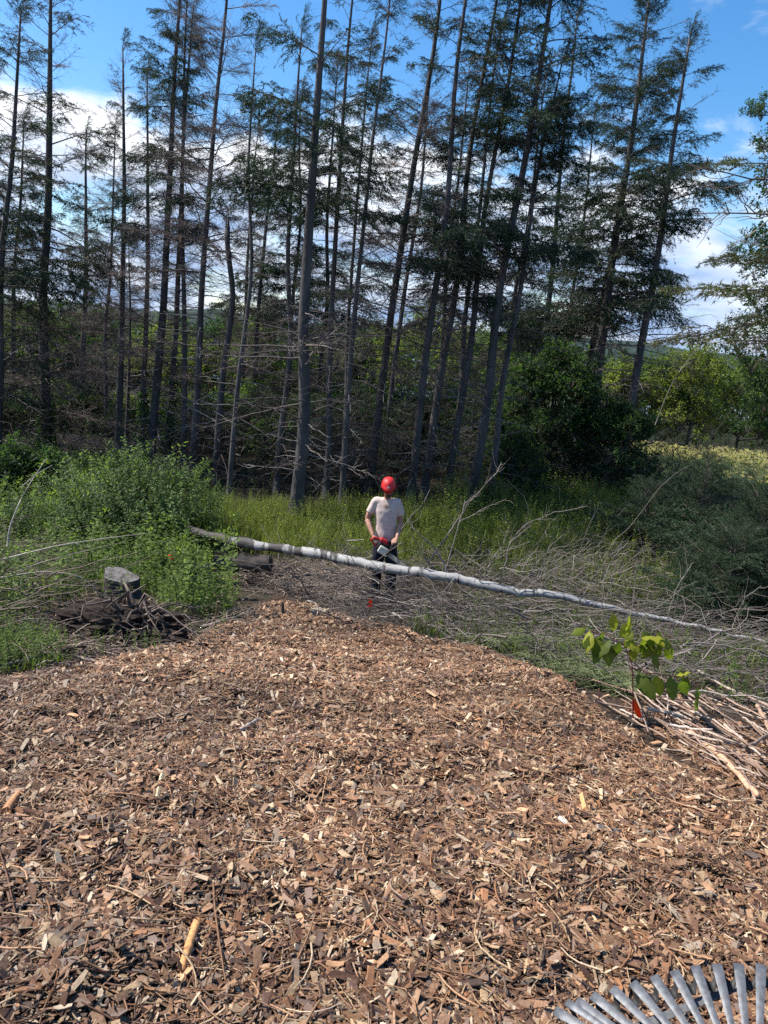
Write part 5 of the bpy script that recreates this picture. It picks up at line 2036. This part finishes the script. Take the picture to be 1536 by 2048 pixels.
def rake():
    D0 = 1.0

    def q(X, Y, D):
        return at(1050 + X / 3.16, 1850 + Y / 3.16, D)
    C = q(1467, 1325, .80)
    root = thing('rake', 'galvanised fan rake with wavy spring brace at the bottom right corner', 'rake', C)
    tips = [(190, 540), (262, 486), (325, 478), (425, 440), (550, 398), (680, 363), (812, 322), (942, 287), (1075, 257), (1212, 246), (1350, 244), (1492, 248), (1630, 262), (1770, 290), (1900, 330), (2020, 385)]
    T = np.array([q(a, b, D0) for a, b in tips])
    # fan plane normal facing the lens and up
    nrm = norm(np.cross(T[11] - C, T[5] - C))
    if nrm[1] > 0:
        nrm = -nrm
    Wd = .0158
    dirs = []
    for k, t in enumerate(T):
        d = t - C
        L_ = np.linalg.norm(d)
        d = d / L_
        side = norm(np.cross(d, nrm))
        s0 = .16
        pts = [C + d * L_ * s0, C + d * L_ * .6 + nrm * .004, C + d * L_ * .93 + nrm * .002, t, t - nrm * .035 + d * .006]
        ws = [.30, .62, .95, 1.0, .8]
        V = []
        for p, w in zip(pts, ws):
            hw = Wd * w / 2 * (1.0 if k not in (1,) else .8)
            crease = nrm * .0016
            V += [p - side * hw - C, p + crease - C, p + side * hw - C]
        n = len(pts)
        V = np.array(V)
        V = np.concatenate([V, V - nrm * .0014])
        idx = np.arange(3 * n).reshape(n, 3)
        f = [np.stack([idx[:-1, j], idx[:-1, j + 1], idx[1:, j + 1], idx[1:, j]], -1) for j in (0, 1)]
        b = [x[:, ::-1] + 3 * n for x in f]
        G = Geo()
        G.add(V, f + b)
        link('tine', G.mesh('tine', M['zinc']), root)
        dirs.append(d)
    # wavy spring strip joining the tine ends
    P = []
    for k in range(len(T) - 1):
        a, b = T[k], T[k + 1]
        da = norm(a - C)
        for u in np.linspace(0, 1, 12, endpoint=False):
            dip = -(1 - math.cos(u * 2 * PI)) * .5 * .022
            m = a * (1 - u) + b * u
            P.append(m + da * dip * .75 - nrm * (.003 + (1 - math.cos(u * 2 * PI)) * .5 * .010) - da * .003)
    P = np.array(P)
    n = len(P)
    dn = norm(C[None] - P)
    A_, B_ = P + nrm * .001, P + dn * .013 - nrm * .005
    V = np.concatenate([A_, B_, A_ - nrm * .002, B_ - nrm * .002]) - C
    i = np.arange(n - 1)
    G = Geo()
    G.add(V, [np.stack([i, i + 1, n + i + 1, n + i], 1), np.stack([2 * n + i, 3 * n + i, 3 * n + i + 1, 2 * n + i + 1], 1), np.stack([i, 2 * n + i, 2 * n + i + 1, i + 1], 1)])
    link('spring_brace', G.mesh('spring_brace', M['zincshade'], True), root)
    # flat cross bar
    a, b = q(760, 605, .95) - nrm * .012, q(1345, 362, .985) - nrm * .012
    e = norm(b - a)
    sd = norm(np.cross(e, nrm))
    G = Geo()
    V = np.concatenate([np.array([x + sd * .006 * s1 + nrm * .0012 * s2 - C for x in (a - e * .12, b + e * .02) for s1, s2 in ((-1, -1), (1, -1), (1, 1), (-1, 1))])])
    G.add(V, [np.array([[0, 1, 5, 4], [1, 2, 6, 5], [2, 3, 7, 6], [3, 0, 4, 7], [0, 3, 2, 1], [4, 5, 6, 7]])])
    link('cross_bar', G.mesh('cross_bar', M['zinc'], False), root)
    # socket and handle running back down to the ground
    d = dirs[11]
    foot = np.array([C[0] + .05, C[1] - .55, hs(C[0] + .05, C[1] - .55)])
    G = Geo()
    h = norm(foot - C)
    G.tubes(np.array([d * .07, d * .0, h * .10]), np.array([.016, .014, .016]), 10, (1, 1, 1), cap=True)
    link('socket', G.mesh('socket', M['zinc'], True), root)
    G = Geo()
    G.tubes(np.array([h * .06, h * .4, foot - C]), np.array([.0125] * 3), 10, (1, 1, 1), cap=True)
    link('handle', G.mesh('handle', M['handle'], True), root)


rake()

# ------------------------------------------------------------------ the man with the chainsaw


def loft(rings, n=18, close=True):
    """rings: (center, U, V, ru, rv) -> verts, quads, tris"""
    a = np.arange(n) * 2 * PI / n
    V = np.concatenate([np.asarray(c)[None] + np.cos(a)[:, None] * np.asarray(u)[None] * ru + np.sin(a)[:, None] * np.asarray(v)[None] * rv for c, u, v, ru, rv in rings])
    m = len(rings)
    idx = np.arange(m * n).reshape(m, n)
    q = np.stack([idx[:-1], np.roll(idx[:-1], -1, 1), np.roll(idx[1:], -1, 1), idx[1:]], -1).reshape(-1, 4)
    k = np.arange(1, n - 1)
    t = np.concatenate([np.stack([np.full(len(k), idx[0, 0]), idx[0, k + 1], idx[0, k]], 1), np.stack([np.full(len(k), idx[-1, 0]), idx[-1, k], idx[-1, k + 1]], 1)])
    return V, [q, t]


def limb(pts, radii, n=14, sub=4):
    P = np.array(pts, float)
    k = np.linspace(0, 1, len(P))
    s = np.linspace(0, 1, (len(P) - 1) * sub + 1)
    Q = np.stack([np.interp(s, k, P[:, i]) for i in range(3)], 1)
    for _ in range(2):
        Q[1:-1] = Q[1:-1] * .6 + (Q[:-2] + Q[2:]) * .2
    r = np.interp(s, k, radii)
    G = Geo()
    G.tubes(Q, r, n, (1, 1, 1), cap=True)
    return np.concatenate(G.V), [np.concatenate(G.F[4]), np.concatenate(G.F[3])]


def ball(c, r, n=14, m=9):
    th = np.linspace(-PI / 2 + .12, PI / 2 - .12, m)
    return loft([((c[0], c[1], c[2] + math.sin(t) * r[2]), (1, 0, 0), (0, 1, 0), math.cos(t) * r[0], math.cos(t) * r[1]) for t in th], n)


def fuse(name, pieces, voxel, mat, parent, smooth=4, noise=None):
    G = Geo()
    for V, f in pieces:
        G.add(V, f)
    me = G.mesh(name, mat, True)
    o = bpy.data.objects.new('tmp_' + name, me)
    COL.objects.link(o)
    rm = o.modifiers.new('r', 'REMESH')
    rm.mode = 'VOXEL'
    rm.voxel_size = voxel
    rm.use_smooth_shade = True
    sm = o.modifiers.new('s', 'SMOOTH')
    sm.factor = .5
    sm.iterations = smooth
    dg = bpy.context.evaluated_depsgraph_get()
    dg.update()
    res = bpy.data.meshes.new_from_object(o.evaluated_get(dg))
    bpy.data.objects.remove(o)
    res.name = name
    if noise:
        n = len(res.vertices)
        co = np.empty(n * 3, np.float32)
        res.vertices.foreach_get('co', co)
        co = co.reshape(-1, 3)
        no = np.empty(n * 3, np.float32)
        res.vertices.foreach_get('normal', no)
        no = no.reshape(-1, 3)
        co = co + no * noise(co)[:, None]
        res.vertices.foreach_set('co', co.astype(np.float32).ravel())
        res.update()
    res.materials.clear()
    res.materials.append(mat)
    return link(name, res, parent)


def man():
    g = at(766, 1195, 10.2)
    zg = hs(g[0], 10.2)
    root = thing('person', 'man in red helmet, pale T-shirt and dark trousers holding a chainsaw behind the fallen birch', 'person', (g[0], 10.2, zg))
    root.rotation_euler = (0, math.radians(-2.0), 0)
    root.scale = (.92, .92, 1.06)
    X, Y, Z = (1, 0, 0), (0, 1, 0), (0, 0, 1)
    # joints
    shR, elR, wrR, hdR = (-.180, .02, 1.395), (-.300, .03, 1.145), (-.190, -.165, .965), (-.135, -.235, .905)
    shL, elL, wrL, hdL = (.185, .02, 1.395), (.225, .03, 1.11), (.180, -.175, .955), (.135, -.255, .905)
    body = []
    body.append(loft([((0, .0, .80), X, Y, .135, .095), ((0, .0, .90), X, Y, .145, .10), ((0, .0, 1.0), X, Y, .130, .092), ((0, 0, 1.15), X, Y, .145, .10), ((0, .0, 1.3), X, Y, .160, .10), ((0, .01, 1.39), X, Y, .15, .08), ((0, .01, 1.43), X, Y, .08, .06)]))
    body.append(limb([(0, .015, 1.38), (.004, -.01, 1.46), (.01, -.045, 1.52)], [.062, .056, .055]))
    # head bowed forward: skull, jaw, nose, brow, ears
    hc = np.array([.012, -.065, 1.590])
    body.append(ball(hc, (.076, .095, .105), 18, 12))
    body.append(ball(hc + [0, -.045, -.062], (.052, .050, .050)))
    body.append(limb([hc + [0, -.085, .0], hc + [0, -.118, -.035]], [.012, .018]))
    for sx in (-1, 1):
        body.append(ball(hc + [sx * .030, -.083, .012], (.016, .012, .011), 8, 5))
        body.append(ball(hc + [sx * .078, .005, -.005], (.012, .022, .032), 8, 6))
        body.append(ball(hc + [sx * .02, -.085, -.055], (.022, .012, .008), 8, 5))
    for sh, el, wr, hd, sg in ((shR, elR, wrR, hdR, -1), (shL, elL, wrL, hdL, 1)):
        body.append(limb([(sg * .10, .02, 1.38), sh, (np.array(sh) + el) / 2, el, (np.array(el) * .6 + np.array(wr) * .4), wr], [.065, .058, .050, .040, .041, .028]))
        # palm, four fingers closing round the handle, thumb from its side
        w, h = np.array(wr), np.array(hd)
        ax = np.array([1, 0, .12 * sg])
        ax = ax / np.linalg.norm(ax)
        pd = norm(h - w)
        pc = w + pd * .055
        u = ax
        v = norm(np.cross(u, pd))
        body.append(loft([(w, u, v, .026, .020), (w + pd * .03, u, v, .036, .020), (w + pd * .065, u, v, .041, .017), (w + pd * .092, u, v, .038, .014)], 12))
        for i, fl in enumerate((.062, .072, .068, .052)):
            b = w + pd * .085 + u * (-.030 + .020 * i)
            p1 = b + pd * fl * .4 + np.array([0, -.012, 0])
            p2 = p1 + np.array([0, -.010, -fl * .38])
            p3 = p2 + np.array([0, .026, -fl * .22])
            body.append(limb([b, p1, p2, p3], [.0105, .010, .009, .0075], 8, 3))
        b = w + pd * .035 - u * sg * .034
        body.append(limb([b, b + pd * .030 - u * sg * .018 + np.array([0, -.012, 0]), b + pd * .055 - u * sg * .006 + np.array([0, -.02, -.018])], [.014, .012, .009], 8, 3))
    # legs and feet under the trousers
    for sg, fx in ((-1, -.125), (1, .115)):
        body.append(limb([(sg * .08, 0, .86), (sg * .10, -.01, .48), (fx, .015, .10)], [.078, .052, .038]))
        body.append(limb([(fx, .04, .045), (fx * 1.1, -.12, .035)], [.042, .034]))
    fuse('body', body, .0065, M['skin'], root, 3)
    beard = [ball(hc + [0, -.058, -.085], (.050, .042, .040)), ball(hc + [-.035, -.03, -.07], (.03, .035, .035)), ball(hc + [.035, -.03, -.07], (.03, .035, .035))]
    fuse('beard', beard, .007, M['hair'], root, 2)

    def folds(co):
        return (.018 * vnoise(co[:, 0] * 9 + co[:, 2] * 4, co[:, 2] * 7 + co[:, 1] * 5, 91) + .005 * vnoise(co[:, 0] * 22, co[:, 2] * 16 + co[:, 1] * 12, 92)).astype(np.float32)
    sh = [loft([((0, .0, .872), X, Y, .176, .128), ((0, .0, .93), X, Y, .170, .125), ((0, .0, 1.02), X, Y, .160, .122), ((0, .0, 1.15), X, Y, .168, .125), ((0, .005, 1.28), X, Y, .185, .125), ((0, .01, 1.36), X, Y, .185, .108), ((0, .012, 1.41), X, Y, .145, .086), ((0, .010, 1.445), X, Y, .085, .070)], 28)]
    for s_, e_, sg in ((shR, elR, -1), (shL, elL, 1)):
        s_, e_ = np.array(s_), np.array(e_)
        sh.append(limb([(sg * .09, .012, 1.375), s_ + [-.012 * sg, 0, -.005], s_ * .62 + e_ * .38, s_ * .36 + e_ * .64], [.074, .066, .064, .066]))
    fuse('shirt', sh, .011, M['shirt'], root, 3, folds)

    def tfold(co):
        return (.016 * vnoise(co[:, 0] * 7, co[:, 2] * 6 + co[:, 1] * 4, 93) + .008 * vnoise(co[:, 0] * 18, co[:, 2] * 14, 94)).astype(np.float32)
    tr = [loft([((0, 0, .78), X, Y, .165, .118), ((0, 0, .84), X, Y, .170, .120), ((0, 0, .915), X, Y, .160, .115)], 24)]
    for sg, fx in ((-1, -.125), (1, .115)):
        tr.append(limb([(sg * .085, 0, .84), (sg * .098, -.01, .66), (sg * .108, -.015, .47), (fx, .005, .25), (fx, .015, .07)], [.100, .094, .084, .080, .082]))
    fuse('trousers', tr, .012, M['trousers'], root, 3, tfold)
    for sg, fx in ((-1, -.125), (1, .115)):
        bt = [limb([(fx, .02, .16), (fx, .02, .05)], [.060, .062]), limb([(fx, .05, .048), (fx * 1.03, -.05, .05), (fx * 1.12, -.17, .042)], [.052, .054, .044])]
        fuse('boot', bt, .010, M['boot'], root, 3)
    # helmet: ribbed shell with peak, bowed with the head
    hm = bpy.data.objects.new('helmet', None)
    n, m = 32, 12
    tilt = math.radians(14)
    a = np.arange(n) * 2 * PI / n
    rows = []
    for j in range(m):
        ph = j / (m - 1) * PI / 2
        rr = math.cos(ph) ** .75 if j < m - 1 else .02
        z = math.sin(ph) ** 1.05
        front = np.clip(-np.sin(a), 0, 1)
        rx = .108 * rr
        ry = .134 * rr
        peak = (front ** 3) * (.045 if j == 0 else (.012 if j == 1 else 0))
        flare = .010 if j == 0 else 0
        rib = 1 + .018 * (np.abs(np.cos(a)) < .18) * (j > 2)
        rows.append(np.stack([(rx + flare) * np.cos(a) * rib, (ry + flare + peak) * np.sin(a) * rib, (.108 * z * rib) - (front ** 3) * (.030 if j == 0 else 0) - (.012 if j == 0 else 0)], 1))
    rows.insert(0, rows[0] * np.array([.93, .93, 1]) + np.array([0, 0, .006]))
    V = np.concatenate(rows)
    mm = len(rows)
    idx = np.arange(mm * n).reshape(mm, n)
    q = np.stack([idx[:-1], np.roll(idx[:-1], -1, 1), np.roll(idx[1:], -1, 1), idx[1:]], -1).reshape(-1, 4)
    G = Geo()
    G.add(V, q)
    hel = link('helmet', G.mesh('helmet', M['red'], True), root, Matrix.Translation((hc + [.0, -.012, .040]).tolist()) @ Matrix.Rotation(tilt, 4, 'X'))
    for sx in (-1, 1):
        e = Geo()
        V, f = loft([((sx * (.090 + .012 * k), .01, -.052), Y, Z, r_, r_ * 1.25) for k, r_ in enumerate((.030, .036, .036, .026))], 14)
        e.add(V, f)
        link('ear_muff', e.mesh('ear_muff', M['black'], True), hel)
        e = Geo()
        e.tubes(np.array([(sx * .128, .01, -.02), (sx * .132, .01, .02), (sx * .118, .01, .05)]), np.array([.005, .005, .004]), 6, (1, 1, 1), cap=True)
        link('muff_arm', e.mesh('muff_arm', M['black'], True), hel)
    e = Geo()
    bx = np.array([(.018 * math.cos(t), -.166 - .006 * math.sin(t) * 0, .022 + .016 * math.sin(t)) for t in np.linspace(0, 2 * PI, 10, endpoint=False)])
    bx[:, 1] = -.139 + (bx[:, 2] - .022) * .25
    bx = np.concatenate([bx, bx + [0, .012, 0]])
    k = np.arange(1, 9)
    e.add(bx, [np.stack([np.zeros(8, int), k, k + 1], 1), np.array([[i, (i + 1) % 10, 10 + (i + 1) % 10, 10 + i] for i in range(10)])])
    o = link('emblem', e.mesh('emblem', M['silver']), hel)
    o['label'] = 'small silver round emblem on the helmet front'
    # chainsaw held in both hands
    saw = thing('chainsaw', 'chainsaw with cream cover and red handle held by the man', 'chainsaw', root.matrix_world.translation)
    saw.rotation_euler = root.rotation_euler
    saw.location = root.location
    saw.scale = root.scale
    R0 = Matrix.Rotation(math.radians(27), 4, 'Y')
    c0 = Matrix.Translation((-.02, -.265, .800)) @ R0
    link('engine_housing', box_mesh('engine_housing', (.22, .13, .13), .03, M['black'], (.85, .8)), saw, c0 @ Matrix.Translation((-.01, .02, .03)))
    link('clutch_cover', box_mesh('clutch_cover', (.165, .05, .105), .018, M['cream'], (.9, .9)), saw, c0 @ Matrix.Translation((.0, -.065, -.005)))
    link('top_cover', box_mesh('top_cover', (.15, .10, .055), .02, M['sawred'], (.8, .8)), saw, c0 @ Matrix.Translation((-.05, .01, .105)))
    G = Geo()
    t = np.linspace(0, 1, 11)
    G.tubes(np.stack([-.08 - .15 * np.sin(t * PI) ** .8, np.full(11, .03), .10 - .13 * t], 1), np.full(11, .014), 8, (1, 1, 1), cap=True)
    link('rear_handle', G.mesh('rear_handle', M['sawred'], True), saw, c0)
    G = Geo()
    P = np.array([(.06, -.085, -.03), (.075, -.09, .06), (.085, -.06, .135), (.09, 0, .150), (.085, .07, .135), (.07, .10, .05)])
    V, f = limb(P, [.011] * 6, 8, 4)
    G.add(V, f)
    link('front_handle', G.mesh('front_handle', M['black'], True), saw, c0)
    link('hand_guard', box_mesh('hand_guard', (.015, .15, .09), .006, M['black'], (1, .8)), saw, c0 @ Matrix.Translation((.135, -.01, .12)) @ Matrix.Rotation(.35, 4, 'Y'))
    # bar: rounded blade pointing down to his left and out to the front
    bw = Matrix.Translation((.06, -.30, .745)) @ Matrix.Rotation(math.radians(27), 4, 'Y') @ Matrix.Rotation(math.radians(-22), 4, 'Z')
    for nm, w_, th, mt, L_ in (('guide_bar', .030, .004, M['steel'], .40), ('saw_chain', .036, .003, M['black'], .408)):
        out = [(0, -w_), (L_ - w_, -w_)] + [(L_ - w_ + w_ * math.sin(a_), -w_ * math.cos(a_)) for a_ in np.linspace(.3, PI - .3, 6)] + [(L_ - w_, w_), (0, w_)]
        k = len(out)
        V = np.array([(x, -th, z) for x, z in out] + [(x, th, z) for x, z in out])
        tri = [[0, i, i + 1] for i in range(1, k - 1)] + [[k, k + i + 1, k + i] for i in range(1, k - 1)]
        G = Geo()
        G.add(V, [np.array(tri), np.array([[i, k + i, k + (i + 1) % k, (i + 1) % k] for i in range(k)])])
        link(nm, G.mesh(nm, mt, False), saw, bw)


man()
